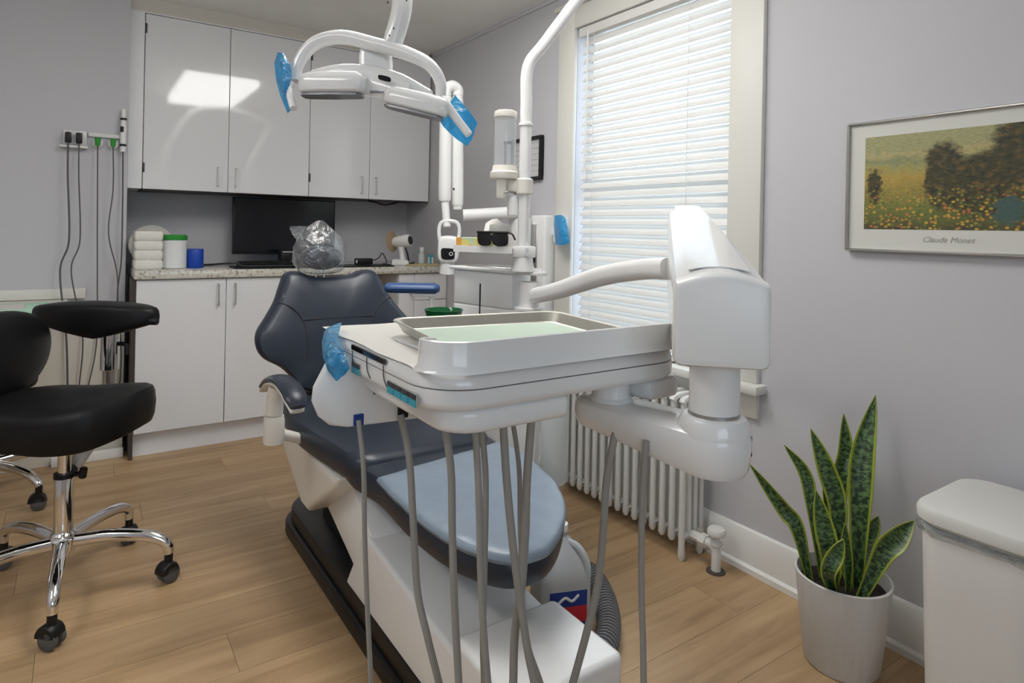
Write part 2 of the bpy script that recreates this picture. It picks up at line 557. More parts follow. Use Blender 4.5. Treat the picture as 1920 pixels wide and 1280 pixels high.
def leaf_mat():
    """dark banded green with yellow-green margins; UV x runs across the blade"""
    m = bpy.data.materials.new('variegated_leaf'); m.use_nodes = True
    nt = m.node_tree; p = nt.nodes['Principled BSDF']
    uv = nd(nt, 'ShaderNodeUVMap')
    sp = nd(nt, 'ShaderNodeSeparateXYZ'); nt.links.new(uv.outputs[0], sp.inputs[0])
    mp = nd(nt, 'ShaderNodeMapping'); mp.inputs['Scale'].default_value = (2.0, 22.0, 1)
    nt.links.new(uv.outputs[0], mp.inputs['Vector'])
    nz = nd(nt, 'ShaderNodeTexNoise', i_Scale=1.6, i_Detail=4.0, i_Distortion=0.8)
    nt.links.new(mp.outputs[0], nz.inputs['Vector'])
    rp = nd(nt, 'ShaderNodeValToRGB'); e = rp.color_ramp.elements
    e[0].position = 0.42; e[0].color = (0.010, 0.030, 0.010, 1)
    e[1].position = 0.60; e[1].color = (0.10, 0.19, 0.06, 1)
    nt.links.new(nz.outputs['Fac'], rp.inputs[0])
    ab = nd(nt, 'ShaderNodeMath', operation='SUBTRACT'); ab.inputs[1].default_value = 0.5
    nt.links.new(sp.outputs[0], ab.inputs[0])
    a2 = nd(nt, 'ShaderNodeMath', operation='ABSOLUTE'); nt.links.new(ab.outputs[0], a2.inputs[0])
    st = nd(nt, 'ShaderNodeMapRange'); st.inputs['From Min'].default_value = 0.39; st.inputs['From Max'].default_value = 0.43
    nt.links.new(a2.outputs[0], st.inputs['Value'])
    mx = nd(nt, 'ShaderNodeMix', data_type='RGBA'); mx.inputs[7].default_value = (0.30, 0.36, 0.035, 1)
    nt.links.new(st.outputs[0], mx.inputs[0]); nt.links.new(rp.outputs[0], mx.inputs[6])
    nt.links.new(mx.outputs[2], p.inputs['Base Color'])
    p.inputs['Roughness'].default_value = 0.38
    return m
m_leaf = leaf_mat()

def print_mat():
    """a plain garden-coloured landscape print: pale sky, ochre meadow, dark trees, flower flecks"""
    m = bpy.data.materials.new('garden_landscape_print'); m.use_nodes = True
    nt = m.node_tree; p = nt.nodes['Principled BSDF']
    L = nt.links.new
    uv = nd(nt, 'ShaderNodeUVMap')
    wn = nd(nt, 'ShaderNodeTexNoise', i_Scale=6.0, i_Detail=9.0, i_Roughness=0.78); L(uv.outputs[0], wn.inputs['Vector'])
    va = nd(nt, 'ShaderNodeVectorMath', operation='MULTIPLY_ADD')
    L(wn.outputs['Color'], va.inputs[0]); va.inputs[1].default_value = (0.34, 0.34, 0); L(uv.outputs[0], va.inputs[2])
    s = nd(nt, 'ShaderNodeSeparateXYZ'); L(va.outputs[0], s.inputs[0])
    band = nd(nt, 'ShaderNodeValToRGB'); L(s.outputs[1], band.inputs[0])
    e = band.color_ramp.elements
    e[0].position = 0.16; e[0].color = (0.06, 0.05, 0.025, 1)
    e[1].position = 1.0; e[1].color = (0.34, 0.33, 0.16, 1)
    for pos, col in ((0.36, (0.15, 0.17, 0.035)), (0.55, (0.26, 0.22, 0.05)), (0.72, (0.42, 0.29, 0.06)), (0.84, (0.33, 0.31, 0.11)), (0.90, (0.24, 0.26, 0.13)), (0.97, (0.44, 0.37, 0.16))):
        x = band.color_ramp.elements.new(pos); x.color = (*col, 1)
    # trees: two dark masses in the right part
    def blob(cx, cy, rx, ry):
        sub = nd(nt, 'ShaderNodeVectorMath', operation='SUBTRACT'); L(va.outputs[0], sub.inputs[0]); sub.inputs[1].default_value = (cx, cy, 0)
        dv = nd(nt, 'ShaderNodeVectorMath', operation='DIVIDE'); L(sub.outputs[0], dv.inputs[0]); dv.inputs[1].default_value = (rx, ry, 1)
        ln = nd(nt, 'ShaderNodeVectorMath', operation='LENGTH'); L(dv.outputs[0], ln.inputs[0])
        mr = nd(nt, 'ShaderNodeMapRange'); mr.inputs['From Min'].default_value = 1.1; mr.inputs['From Max'].default_value = 0.85
        L(ln.outputs['Value'], mr.inputs['Value'])
        return mr.outputs[0]
    tn = nd(nt, 'ShaderNodeTexNoise', i_Scale=17.0, i_Detail=8.0, i_Roughness=0.7); L(uv.outputs[0], tn.inputs['Vector'])
    tr = nd(nt, 'ShaderNodeValToRGB'); L(tn.outputs['Fac'], tr.inputs[0])
    e = tr.color_ramp.elements
    e[0].position = 0.36; e[0].color = (0.016, 0.020, 0.012, 1); e[1].position = 0.72; e[1].color = (0.20, 0.12, 0.03, 1)
    x = tr.color_ramp.elements.new(0.52); x.color = (0.055, 0.050, 0.018, 1)
    cur = band.outputs[0]
    for b in ((0.74, 0.70, 0.15, 0.36), (0.98, 0.60, 0.22, 0.34), (1.28, 0.80, 0.26, 0.55), (0.24, 0.62, 0.05, 0.18), (1.0, 0.48, .34, .16)):
        mx = nd(nt, 'ShaderNodeMix', data_type='RGBA'); L(blob(*b), mx.inputs[0]); L(cur, mx.inputs[6]); L(tr.outputs[0], mx.inputs[7]); cur = mx.outputs[2]
    # flower flecks low down
    vo = nd(nt, 'ShaderNodeTexVoronoi', i_Scale=34.0); L(uv.outputs[0], vo.inputs['Vector'])
    fl = nd(nt, 'ShaderNodeMapRange'); fl.inputs['From Min'].default_value = 0.52; fl.inputs['From Max'].default_value = 0.30; L(vo.outputs['Distance'], fl.inputs['Value'])
    lo = nd(nt, 'ShaderNodeMapRange'); lo.inputs['From Min'].default_value = 0.66; lo.inputs['From Max'].default_value = 0.45; L(s.outputs[1], lo.inputs['Value'])
    ml = nd(nt, 'ShaderNodeMath', operation='MULTIPLY'); L(fl.outputs[0], ml.inputs[0]); L(lo.outputs[0], ml.inputs[1])
    fc = nd(nt, 'ShaderNodeValToRGB'); sv = nd(nt, 'ShaderNodeSeparateColor'); L(vo.outputs['Color'], sv.inputs[0]); L(sv.outputs[0], fc.inputs[0])
    e = fc.color_ramp.elements
    e[0].position = 0.15; e[0].color = (0.10, 0.14, 0.03, 1); e[1].position = 0.95; e[1].color = (0.50, 0.13, 0.05, 1)
    for pos, col in ((0.35, (0.16, 0.19, 0.035)), (0.55, (0.58, 0.40, 0.04)), (0.75, (0.52, 0.27, 0.05))):
        x = fc.color_ramp.elements.new(pos); x.color = (*col, 1)
    m2 = nd(nt, 'ShaderNodeMix', data_type='RGBA'); L(ml.outputs[0], m2.inputs[0]); L(cur, m2.inputs[6]); L(fc.outputs[0], m2.inputs[7])
    m3 = nd(nt, 'ShaderNodeMix', data_type='RGBA'); L(blob(1.15, 0.36, 0.09, 0.14), m3.inputs[0]); L(m2.outputs[2], m3.inputs[6]); m3.inputs[7].default_value = (0.05, 0.10, 0.085, 1)
    bs = nd(nt, 'ShaderNodeMapping'); bs.inputs['Scale'].default_value = (1.0, 3.0, 1.0); L(uv.outputs[0], bs.inputs['Vector'])
    bn_ = nd(nt, 'ShaderNodeTexNoise', i_Scale=26.0, i_Detail=6.0, i_Roughness=0.7); L(bs.outputs[0], bn_.inputs['Vector'])
    mo_ = nd(nt, 'ShaderNodeMix', data_type='RGBA', blend_type='OVERLAY'); mo_.inputs[0].default_value = 0.75
    L(m3.outputs[2], mo_.inputs[6]); L(bn_.outputs['Fac'], mo_.inputs[7])
    L(mo_.outputs[2], p.inputs['Base Color'])
    p.inputs['Roughness'].default_value = 0.55
    return m
m_print = print_mat()

# ================================================================== the room
XR, YB, YN, XL, YF, ZC = 1.91, 4.11, 3.70, -1.70, -1.50, 2.29

fl = put('floor', bx(XL - .1, XR + .1, YF - .1, YB + .1, -0.10, -0.012), m_brown, kind='structure')
# oak planks, laid along the cabinet wall
PW, PL = 0.178, 1.24
row = 0
y = YF
while y < YB - 0.001:
    y1 = min(y + PW, YB)
    x = XL - (row * 0.437 % PL)
    while x < XR:
        a, b = max(x, XL), min(x + PL, XR)
        if b - a > 0.02:
            put('floor_plank', bx(a + .0005, b - .0005, y + .0005, y1 - .0005, -0.012, 0.0), m_wood, fl)
        x += PL
    y = y1; row += 1

put('ceiling', bx(XL - .1, XR + .1, YF - .1, YB + .1, ZC, ZC + .1), m_ceil, kind='structure')
put('wall_back', bx(XL - .1, XR + .1, YB, YB + .1, 0, ZC), m_wall, kind='structure')
put('wall_niche', bx(XL, 0.185, YN, YN + .12, 0, ZC), m_wall, kind='structure')
put('wall_left', bx(XL - .1, XL, YF, YB, 0, ZC), m_wall, kind='structure')

# window wall with its opening
WY0, WY1, WZ0, WZ1 = 1.415, 2.272, 0.64, 2.085
def wall_hole(x0, x1, y0, y1, z0, z1, hy0, hy1, hz0, hz1):
    bm = bmesh.new()
    ys, zs = (y0, hy0, hy1, y1), (z0, hz0, hz1, z1)
    g = [[[bm.verts.new((x, yy, zz)) for zz in zs] for yy in ys] for x in (x0, x1)]
    for k in (0, 1):
        for i in range(3):
            for j in range(3):
                if i == 1 and j == 1: continue
                bm.faces.new((g[k][i][j], g[k][i + 1][j], g[k][i + 1][j + 1], g[k][i][j + 1]))
    loop = [(1, 1), (2, 1), (2, 2), (1, 2)]
    for (a, b), (c, d) in zip(loop, loop[1:] + loop[:1]):
        bm.faces.new((g[0][a][b], g[0][c][d], g[1][c][d], g[1][a][b]))
    ol = [(0, 0), (1, 0), (2, 0), (3, 0), (3, 1), (3, 2), (3, 3), (2, 3), (1, 3), (0, 3), (0, 2), (0, 1)]
    for (a, b), (c, d) in zip(ol, ol[1:] + ol[:1]):
        bm.faces.new((g[0][a][b], g[0][c][d], g[1][c][d], g[1][a][b]))
    return bm
def turn(bm, M):
    bmesh.ops.transform(bm, matrix=M, verts=bm.verts); return bm
# the wall behind the camera, with an added, unseen window for cool fill light
FM = Matrix(((0, 1, 0, 0), (1, 0, 0, 0), (0, 0, 1, 0), (0, 0, 0, 1)))
put('wall_front', turn(wall_hole(YF - .12, YF, XL - .1, XR + .14, 0, ZC, -1.05, .45, .80, 2.10), FM), m_wall, kind='structure')
w2 = put('added_window', join(bx(-1.05, -1.00, YF - .09, YF - .05, .80, 2.10), bx(.40, .45, YF - .09, YF - .05, .80, 2.10), bx(-1.00, .40, YF - .09, YF - .05, .80, .85),
                          bx(-1.00, .40, YF - .09, YF - .05, 2.05, 2.10), bx(-.32, -.28, YF - .09, YF - .05, .85, 2.05)), m_trim, kind='structure')
put('wall_right', wall_hole(XR, XR + .14, YF, YB, 0, ZC, WY0, WY1, WZ0, WZ1), m_wall, kind='structure')

m_pane = film('window_glass', (0.9, 0.95, 0.95), 0.0, 0.02, 0.0, 1.0)
for a_, b_ in ((-1.00, -.32), (-.28, .40)):
    put('pane', bx(a_, b_, YF - .072, YF - .068, .85, 2.05), m_pane, w2)
win = put('window_1', join(bx(XR + .09, XR + .12, WY0, WY0 + .010, WZ0, WZ1), bx(XR + .09, XR + .12, WY1 - .010, WY1, WZ0, WZ1),
                           bx(XR + .09, XR + .12, WY0 + .010, WY1 - .010, WZ0, WZ0 + .04), bx(XR + .09, XR + .12, WY0 + .010, WY1 - .010, WZ1 - .04, WZ1),
                           bx(XR + .085, XR + .12, WY0 + .010, WY1 - .010, 1.33, 1.375)), m_trim, kind='structure')
put('pane', bx(XR + .103, XR + .107, WY0 + .010, WY1 - .010, WZ0 + .04, 1.33), m_pane, win)
put('pane', bx(XR + .103, XR + .107, WY0 + .010, WY1 - .010, 1.375, WZ1 - .04), m_pane, win)
CW0, CW1 = 1.2836, 2.389
put('window_casing', bx(XR - .022, XR, CW0, WY0, WZ0, WZ1 + .10, .004), m_trim, win)
put('window_casing', bx(XR - .022, XR, WY1, CW1, WZ0, WZ1 + .10, .004), m_trim, win)
put('window_casing', bx(XR - .022, XR, WY0, WY1, WZ1, WZ1 + .10, .004), m_trim, win)
put('head_cap', bx(XR - .040, XR, CW0 - .02, CW1 + .02, WZ1 + .10, WZ1 + .125, .006), m_trim, win)
put('window_sill', bx(XR - .060, XR + .06, CW0 - .025, CW1 + .025, WZ0 - .032, WZ0, .008), m_trim, win)
put('window_apron', prism([(XR, WZ0 - .032), (XR - .030, WZ0 - .032), (XR - .026, WZ0 - .07), (XR - .018, WZ0 - .085), (XR - .016, WZ0 - .12), (XR, WZ0 - .125)], CW0, CW1, 'y', .002, 1), m_trim, win)

# baseboard and shoe moulding along the window wall, cut at the radiator's end only by its own length
bb = put('baseboard_right', prism([(XR, 0), (XR - .028, 0), (XR - .028, .018), (XR - .018, .026), (XR - .018, .115), (XR - .010, .135), (XR, .14)], YF, 3.47, 'y'), m_base, kind='structure')
put('trim_1', prism([(XR, ZC), (XR - .020, ZC), (XR - .018, ZC - .006), (XR - .010, ZC - .010), (XR - .010, ZC - .024), (XR, ZC - .026)], YF, 3.75, 'y'), m_wall, kind='structure')
put('trim_2', prism([(3.80, ZC), (3.735, ZC), (3.737, ZC - .010), (3.757, ZC - .035), (3.762, ZC - .066), (3.80, ZC - .070)], 0.185, XR - .036, 'x'), m_crown, kind='structure')
put('baseboard_back', bx(-0.10, 0.185, 3.565, 3.585, 0, .045, .004), m_base, kind='structure')

# ceiling panel lights: the room's own over the chair, an added one at left
m_diff = emit('light_diffuser', (1.0, 0.985, 0.955), CEIL_LIGHT)
def ceiling_light(x0, x1, y0, y1, label):
    t = thing('ceiling_light', label, 'light', ((x0 + x1) / 2, (y0 + y1) / 2, ZC - .02), 'ceiling panel lights')
    fr = join(bx(x0 - .02, x0, y0 - .02, y1 + .02, ZC - .02, ZC - .001), bx(x1, x1 + .02, y0 - .02, y1 + .02, ZC - .02, ZC - .001),
              bx(x0, x1, y0 - .02, y0, ZC - .02, ZC - .001), bx(x0, x1, y1, y1 + .02, ZC - .02, ZC - .001))
    put('frame', fr, m_whites, t)
    put('diffuser', bx(x0, x1, y0, y1, ZC - .075, ZC - .021, .012, 2), m_diff, t)
ceiling_light(0.62, 1.14, 1.10, 2.30, 'white rectangular ceiling panel light above the dental chair, mirrored in the cabinet door')
ceiling_light(-1.20, -0.90, 0.70, 1.90, 'added white ceiling panel light, out of view, brightening the left side')  # unseen lamp added to lift the light on the left

# ================================================================== cabinets
UY = 3.757
ZT, ZB = 2.219, 1.314
def handle(x, z0, z1, yf, parent, horizontal=False, r=.0045):
    if horizontal:
        pts = [(x - (z1 - z0) / 2, yf, z0), (x - (z1 - z0) / 2, yf - .026, z0), (x + (z1 - z0) / 2, yf - .026, z0), (x + (z1 - z0) / 2, yf, z0)]
    else:
        pts = [(x, yf, z0), (x, yf - .028, z0), (x, yf - .028, z1), (x, yf, z1)]
    put('handle', tube(pts, r, 8, smooth=False, sec=rsec(2.4, 1.5, .4, 2)), m_steel, parent)

def upper_cabinet(x0, x1, seam, label, hinge_x):
    t = thing('upper_cabinet', label, 'cabinet', ((x0 + x1) / 2, 3.94, ZB), 'white glossy wall cabinets')
    put("body", bx(x0, x1, UY + .021, YB - .004, ZB + .006, ZT), m_cabm, t)
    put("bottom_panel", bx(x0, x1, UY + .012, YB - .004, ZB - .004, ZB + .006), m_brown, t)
    for a, b, hx in ((x0, seam, seam - .052), (seam, x1, seam + .040)):
        d = put('door', bx(a + .0012, b - .0012, UY, UY + .018, ZB, ZT, .0015, 1), m_cab, t)
        handle(hx, ZB + .035, ZB + .135, UY, d, r=.0038)
        if a == x0:
            for z in (ZB + .085, ZT - .10):
                put('hinge', bx(a + .0005, a + .009, UY - .005, UY + .012, z, z + .05, .002), m_dgrey, d)
    return t
upper_cabinet(0.254, 1.1090, 0.6646, 'white glossy two-door wall cabinet over the monitor, reflecting the ceiling light', 0.254)
SX = (1.485, 3.757, 1.557)[0]
upper_cabinet(1.1096, 1.900, SX, 'white glossy two-door wall cabinet in the corner, reflecting the window blind', 1.1126)
tag(put('filler_panel', bx(0.187, 0.2515, UY - .006, YB - .01, ZB, ZT + .002, .001, 1), m_cabm), 'narrow white filler panel left of the wall cabinets', 'panel')
tag(put('cabinet_valance', bx(0.187, 1.900, UY + .004, UY + .022, ZT + .004, ZC - .060, .001, 1), m_cabm), 'white strip closing the gap above the wall cabinets', 'panel')

CY, CT = 3.4745, 0.906
DY = CY + .020
def base_cabinet(x0, x1, label, doors, side=False):
    t = thing('base_cabinet', label, 'cabinet', ((x0 + x1) / 2, 3.80, 0), 'white base cabinets')
    put("body", bx(x0, x1, DY + .020, YB - .004, 0.116, CT - .042), m_cabm, t)
    put('toe_kick', bx(x0, x1, 3.5445, 3.56, 0.0, 0.116), m_cabm, t)
    if side:
        put('side_panel', bx(x0 - .018, x0 - .001, DY - .002, YN, 0.0, CT - .042), m_brown, t)
    for kind, a, b, z0, z1, hx, hz0, hz1 in doors:
        d = put(kind, bx(a + .0015, b - .0015, DY, DY + .018, z0, z1, .0015, 1), m_cabm, t)
        handle(hx, hz0, hz1, DY, d, horizontal=(kind == 'drawer'))
    return t
z0d, z1d = .1214, CT - .046
base_cabinet(0.2195, 1.03, 'white two-door base cabinet under the granite counter behind the dental chair',
             (('door', .2195, .6216, z0d, z1d, .582, .728, .832), ('door', .6216, 1.03, z0d, z1d, .662, .728, .832)), True)
RX0 = (1.581, 3.494, 0.713)[0]; RXM = (1.654, 3.494, 0.709)[0]
base_cabinet(RX0, XR - .004, 'narrow white base cabinet in the corner right of the knee space',
             (('door', RX0, RXM + .03, z0d, z1d, RXM, .74, .80), ('drawer', RXM + .03, XR - .004, .70, z1d, RXM + .11, .80, .90), ('drawer', RXM + .03, XR - .004, .42, .697, RXM + .2, .60, .70), ('drawer', RXM + .03, XR - .004, z0d, .417, RXM + .2, .32, .42)))
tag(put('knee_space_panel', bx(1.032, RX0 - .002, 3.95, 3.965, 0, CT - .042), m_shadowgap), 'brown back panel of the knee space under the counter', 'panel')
tag(put('countertop', bx(0.2095, XR - .002, CY, YB - .002, CT - .040, CT, .004), m_gran), 'speckled beige granite countertop running along the cabinet wall', 'countertop')

# ================================================================== window blind
bl = thing('window_blind', 'white horizontal slat blind, nearly closed, filling the tall window', 'blind', (XR - .01, (WY0 + WY1) / 2, WZ0 + .01))
BY0, BY1 = WY0 + .012, WY1 - .028
BX = XR + .018
put('head_rail', bx(BX - .028, BX + .028, BY0, BY1 + .01, WZ1 - .045, WZ1 - .004, .003), m_slat, bl)
N_SL = 33
pit = 0.0412
tilt = R(56)
sw = 0.050
def slat_bm(z, tl):
    prof = []
    for i in range(7):
        s = -sw / 2 + sw * i / 6
        c = 0.0022 * (1 - (2 * i / 6 - 1) ** 2)
        # inner (room) edge low, outer edge high
        prof.append((BX + s * math.cos(tl) - c * math.sin(tl), z + s * math.sin(tl) + c * math.cos(tl)))
    up = prof
    dn = [(px + .0022 * math.sin(tl), pz - .0022 * math.cos(tl)) for px, pz in prof][::-1]
    return prism(up + dn, BY0 + .004, BY1 - .004, 'y')
for i in range(N_SL):
    z = WZ1 - .068 - i * pit
    put('slat', slat_bm(z, tilt), m_slat, bl)
zb = WZ1 - .068 - N_SL * pit
put('bottom_rail', bx(BX - .026, BX + .026, BY0 + .004, BY1 - .004, zb - .012, zb + .008, .003), m_slat, bl)
for yy in (BY0 + .19, BY1 - .09):
    for dx in (-.020, .020):
        put('ladder_cord', rod((BX + dx, yy, zb), (BX + dx, yy, WZ1 - .04), .0011, 6), m_slat, bl)
put('tilt_wand', rod((BX - .034, BY1 - .055, 1.38), (BX - .030, BY1 - .055, WZ1 - .03), .004, 8), m_whites, bl)

# ================================================================== radiator
rad = thing('radiator', 'white cast-iron column radiator with valve standing under the window', 'radiator', (1.80, 1.83, 0))
RY0, RY1, RXF, RXB = 1.475, 2.20, 1.745, 1.865
NS = 17
dy = (RY1 - RY0) / (NS - 1)
def section(yc, end=False):
    parts = []
    n = 4
    zb_, zt_ = (0.0 if end else .055), .565
    xs = [RXF + .012 + (RXB - RXF - .024) * i / (n - 1) for i in range(n)]
    for i, x in enumerate(xs):
        lo = zb_ if i in (0, n - 1) else .075
        parts.append(lathe([(.008, lo), (.0135, lo + .012), (.0115, lo + .05), (.0115, .52), (.0125, .545), (.009, .562), (0, .567)], (x, yc, 0), 10))
    parts.append(tube([(RXF + .004, yc, .548), (RXF + .02, yc, .560), (RXB - .02, yc, .560), (RXB - .004, yc, .548)], .0145, 8, 3))
    parts.append(tube([(RXF + .010, yc, .085), (RXB - .010, yc, .085)], .013, 8, smooth=False))
    return join(*parts)
for i in range(NS):
    put('column_section', section(RY0 + i * dy, i in (0, NS - 1)), m_rad, rad)
put('tie_tube', rod((1.80, RY0, .085), (1.80, RY1, .085), .019, 12), m_rad, rad)
put('tie_tube', rod((1.80, RY0, .545), (1.80, RY1, .545), .015, 12), m_rad, rad)
vv = put('valve', join(rod((1.80, RY0 - .012, .085), (1.80, RY0 - .050, .085), .017, 8), rod((1.80, RY0 - .048, .085), (1.80, RY0 - .075, .085), .023, 6),
                       tube([(1.80, RY0 - .07, .085), (1.80, RY0 - .10, .083), (1.80, RY0 - .112, .065), (1.80, RY0 - .112, .0)], .016, 12, 4),
                       lathe([(.013, .085), (.02, .09), (.02, .10), (.009, .105), (.009, .122)], (1.80, RY0 - .112, 0), 12)), m_rad, rad)
put('valve_knob', lathe([(0, .120), (.020, .120), (.030, .126), (.032, .136), (.027, .146), (0, .150)], (1.80, RY0 - .112, 0), 18), m_rad, vv)
put('floor_flange', lathe([(.0, .0), (.032, .0), (.030, .004), (0, .006)], (1.80, RY0 - .112, 0.0005), 16), m_brown, rad)

# ================================================================== picture
PA = (1.8975, (1.900, 0.997, 1.468)[1], 0)
pcz0, pcz1 = 1.102, 1.478
PYL, PYR = PA[1], PA[1] - .66
pf = thing('framed_picture', 'wide framed garden landscape print in thin silver frame on the right wall', 'picture', (XR - .012, (PYL + PYR) / 2, pcz0))
def frame_x(x0, x1, ya, yb, z0, z1, w):
    return join(bx(x0, x1, ya, yb, z0, z0 + w, .002, 1), bx(x0, x1, ya, yb, z1 - w, z1, .002, 1), bx(x0, x1, ya, ya + w, z0 + w, z1 - w), bx(x0, x1, yb - w, yb, z0 + w, z1 - w))
put('frame', frame_x(XR - .024, XR - .002, PYR, PYL, pcz0, pcz1, .007), m_alu, pf)
put('mount', bx(XR - .014, XR - .003, PYR + .007, PYL - .007, pcz0 + .007, pcz1 - .007), m_mat, pf)
PR0, PR1, PZ0, PZ1 = PYR + .055, PYL - .050, 1.166, 1.432
bmq = bmesh.new()
vs = [bmq.verts.new(p) for p in ((XR - .0145, PR1, PZ0), (XR - .0145, PR0, PZ0), (XR - .0145, PR0, PZ1), (XR - .0145, PR1, PZ1))]
f = bmq.faces.new(vs)
ul = bmq.loops.layers.uv.new('UVMap')
for l, uvc in zip(f.loops, ((0, 0), (1.55, 0), (1.55, 1), (0, 1))):
    l[ul].uv = uvc
ex = bmesh.ops.extrude_face_region(bmq, geom=[f])
for v in ex['geom']:
    if isinstance(v, bmesh.types.BMVert):
        v.co.x += .0008
put('print', bmq, m_print, pf)
tm = Matrix.Translation((XR - .0148, (1.896, 0.732, 1.142)[1], 1.133)) @ Matrix(((0, 0, -1, 0), (-1, 0, 0, 0), (0, 1, 0, 0), (0, 0, 0, 1)))
put('caption', text_bm('Claude Monet', .021, tm, 0.35), m_ink, pf)

# certificate in a black frame behind the lamp pole
ct = thing('certificate', 'small black-framed certificate on the wall left of the window', 'picture', (XR - .01, 2.66, 1.39))
cy0, cy1, cz0, cz1 = 2.515, 2.78, 1.395, 1.618
put('frame', frame_x(XR - .022, XR - .002, cy0, cy1, cz0, cz1, .017), m_blkp, ct)
def lined():
    m = mat('lined_document', (0.60, 0.60, 0.60), 0.5, var=0.0)
    nt = m.node_tree; p = nt.nodes['Principled BSDF']
    g = nd(nt, 'ShaderNodeNewGeometry'); wv = nd(nt, 'ShaderNodeTexWave', i_Scale=11.0, i_Distortion=0.0); wv.bands_direction = 'Z'
    nt.links.new(g.outputs['Position'], wv.inputs['Vector'])
    nz = nd(nt, 'ShaderNodeTexNoise', i_Scale=60.0); nt.links.new(g.outputs['Position'], nz.inputs['Vector'])
    mr = nd(nt, 'ShaderNodeMapRange'); mr.inputs['From Min'].default_value = 0.93; mr.inputs['From Max'].default_value = 0.99
    nt.links.new(wv.outputs['Fac'], mr.inputs['Value'])
    mm = nd(nt, 'ShaderNodeMath', operation='MULTIPLY'); nt.links.new(mr.outputs[0], mm.inputs[0]); nt.links.new(nz.outputs['Fac'], mm.inputs[1])
    mx = nd(nt, 'ShaderNodeMix', data_type='RGBA'); mx.inputs[6].default_value = (.62, .62, .62, 1); mx.inputs[7].default_value = (.18, .18, .18, 1)
    nt.links.new(mm.outputs[0], mx.inputs[0]); nt.links.new(mx.outputs[2], p.inputs['Base Color'])
    return m
put('document', bx(XR - .010, XR - .003, cy0 + .017, cy1 - .017, cz0 + .017, cz1 - .017), lined(), ct)

# ================================================================== plant
PX, PY = 1.715, 0.893
pl = thing('potted_snake_plant', 'snake plant with yellow-edged banded leaves in a tapered grey pot on the floor', 'plant', (PX, PY, 0))
put('pot', lathe([(0, .0), (.088, .0), (.093, .006), (.116, .222), (.118, .236), (.1125, .238), (.109, .222), (.106, .20), (0, .195)], (PX, PY, 0), 48), m_pot, pl)
put('soil', lathe([(0, .198), (.05, .206), (.106, .202), (.106, .196), (0, .19)], (PX, PY, 0), 24), m_soil, pl)
def leaf(pts, w, face=None, fold=.25, curl=0.0):
    P = spline(pts, 7)
    n = len(P)
    T, F = frames(P, face)
    bm = bmesh.new()
    ul = bm.loops.layers.uv.new('UVMap')
    rows = []
    K = 6
    for i in range(n):
        t = i / (n - 1)
        # narrow foot, widest past the middle, pointed tip
        ww = w * (0.42 + 0.58 * math.sin(min(1, t / 0.55) * math.pi / 2) ** 1.3) * (1 if t < .55 else max(.03, math.cos((t - .55) / .45 * math.pi / 2) ** .8))
        nrm, side = F[i]
        rows.append(([bm.verts.new(P[i] + side * (ww * (j / K - .5)) + nrm * (fold * ww * ((2 * j / K - 1) ** 2 - .5))) for j in range(K + 1)], t))
    for (a, t0), (b, t1) in zip(rows, rows[1:]):
        for j in range(K):
            f = bm.faces.new((a[j], a[j + 1], b[j + 1], b[j]))
            for l, uvc in zip(f.loops, ((j / K, t0), ((j + 1) / K, t0), ((j + 1) / K, t1), (j / K, t1))):
                l[ul].uv = uvc
    bmesh.ops.recalc_face_normals(bm, faces=bm.faces)
    bmesh.ops.solidify(bm, geom=list(bm.faces), thickness=.0022)
    return bm
TOWARD = (-0.83, -0.45, 0.25)
LV = [
    ((-.050, .060), [(1.651, 0.986, 0.336), (1.638, 1.019, 0.378)], (1.573, 1.087, 0.498), .042),
    ((-.015, .045), [(1.702, 0.976, 0.395), (1.703, 1.000, 0.476)], (1.672, 1.044, 0.546), .034),
    ((.0, .02), [(1.724, 0.913, 0.391), (1.715, 0.943, 0.500)], (1.706, 0.986, 0.603), .050),
    ((.03, .03), [(1.788, 0.942, 0.448), (1.819, 0.945, 0.524)], (1.832, 0.961, 0.633), .044),
    ((.02, -.03), [(1.741, 0.865, 0.420), (1.777, 0.877, 0.553)], (1.845, 0.880, 0.703), .060),
    ((-.02, -.055), [(1.741, 0.805, 0.318), (1.772, 0.784, 0.360)], (1.819, 0.765, 0.405), .054),
    ((-.035, .010), [(1.633, 0.878, 0.287), (1.633, 0.902, 0.382)], (1.634, 0.926, 0.467), .050),
    ((-.050, -.005), [(1.585, 0.862, 0.288), (1.601, 0.851, 0.336)], (1.616, 0.841, 0.377), .040),
    ((.05, -.02), [(1.835, 0.887, 0.286), (1.857, 0.884, 0.327)], (1.878, 0.882, 0.357), .034),
    ((.035, .0), [(1.770, 0.954, 0.320), (1.784, 0.969, 0.386)], (1.766, 0.981, 0.450), .036),
    ((-.01, -.02), [(1.687, 0.865, 0.278), (1.682, 0.869, 0.334)], (1.680, 0.871, 0.393), .026),
    ((.045, .03), [(1.771, 0.978, 0.295), (1.784, 0.993, 0.347)], (1.782, 1.007, 0.404), .030),
]
for (bxo, byo), mid, tip, w in LV:
    foot = (PX + bxo, PY + byo, .195)
    put('leaf', leaf([foot] + mid + [tip], w * 1.05, TOWARD), m_leaf, pl)

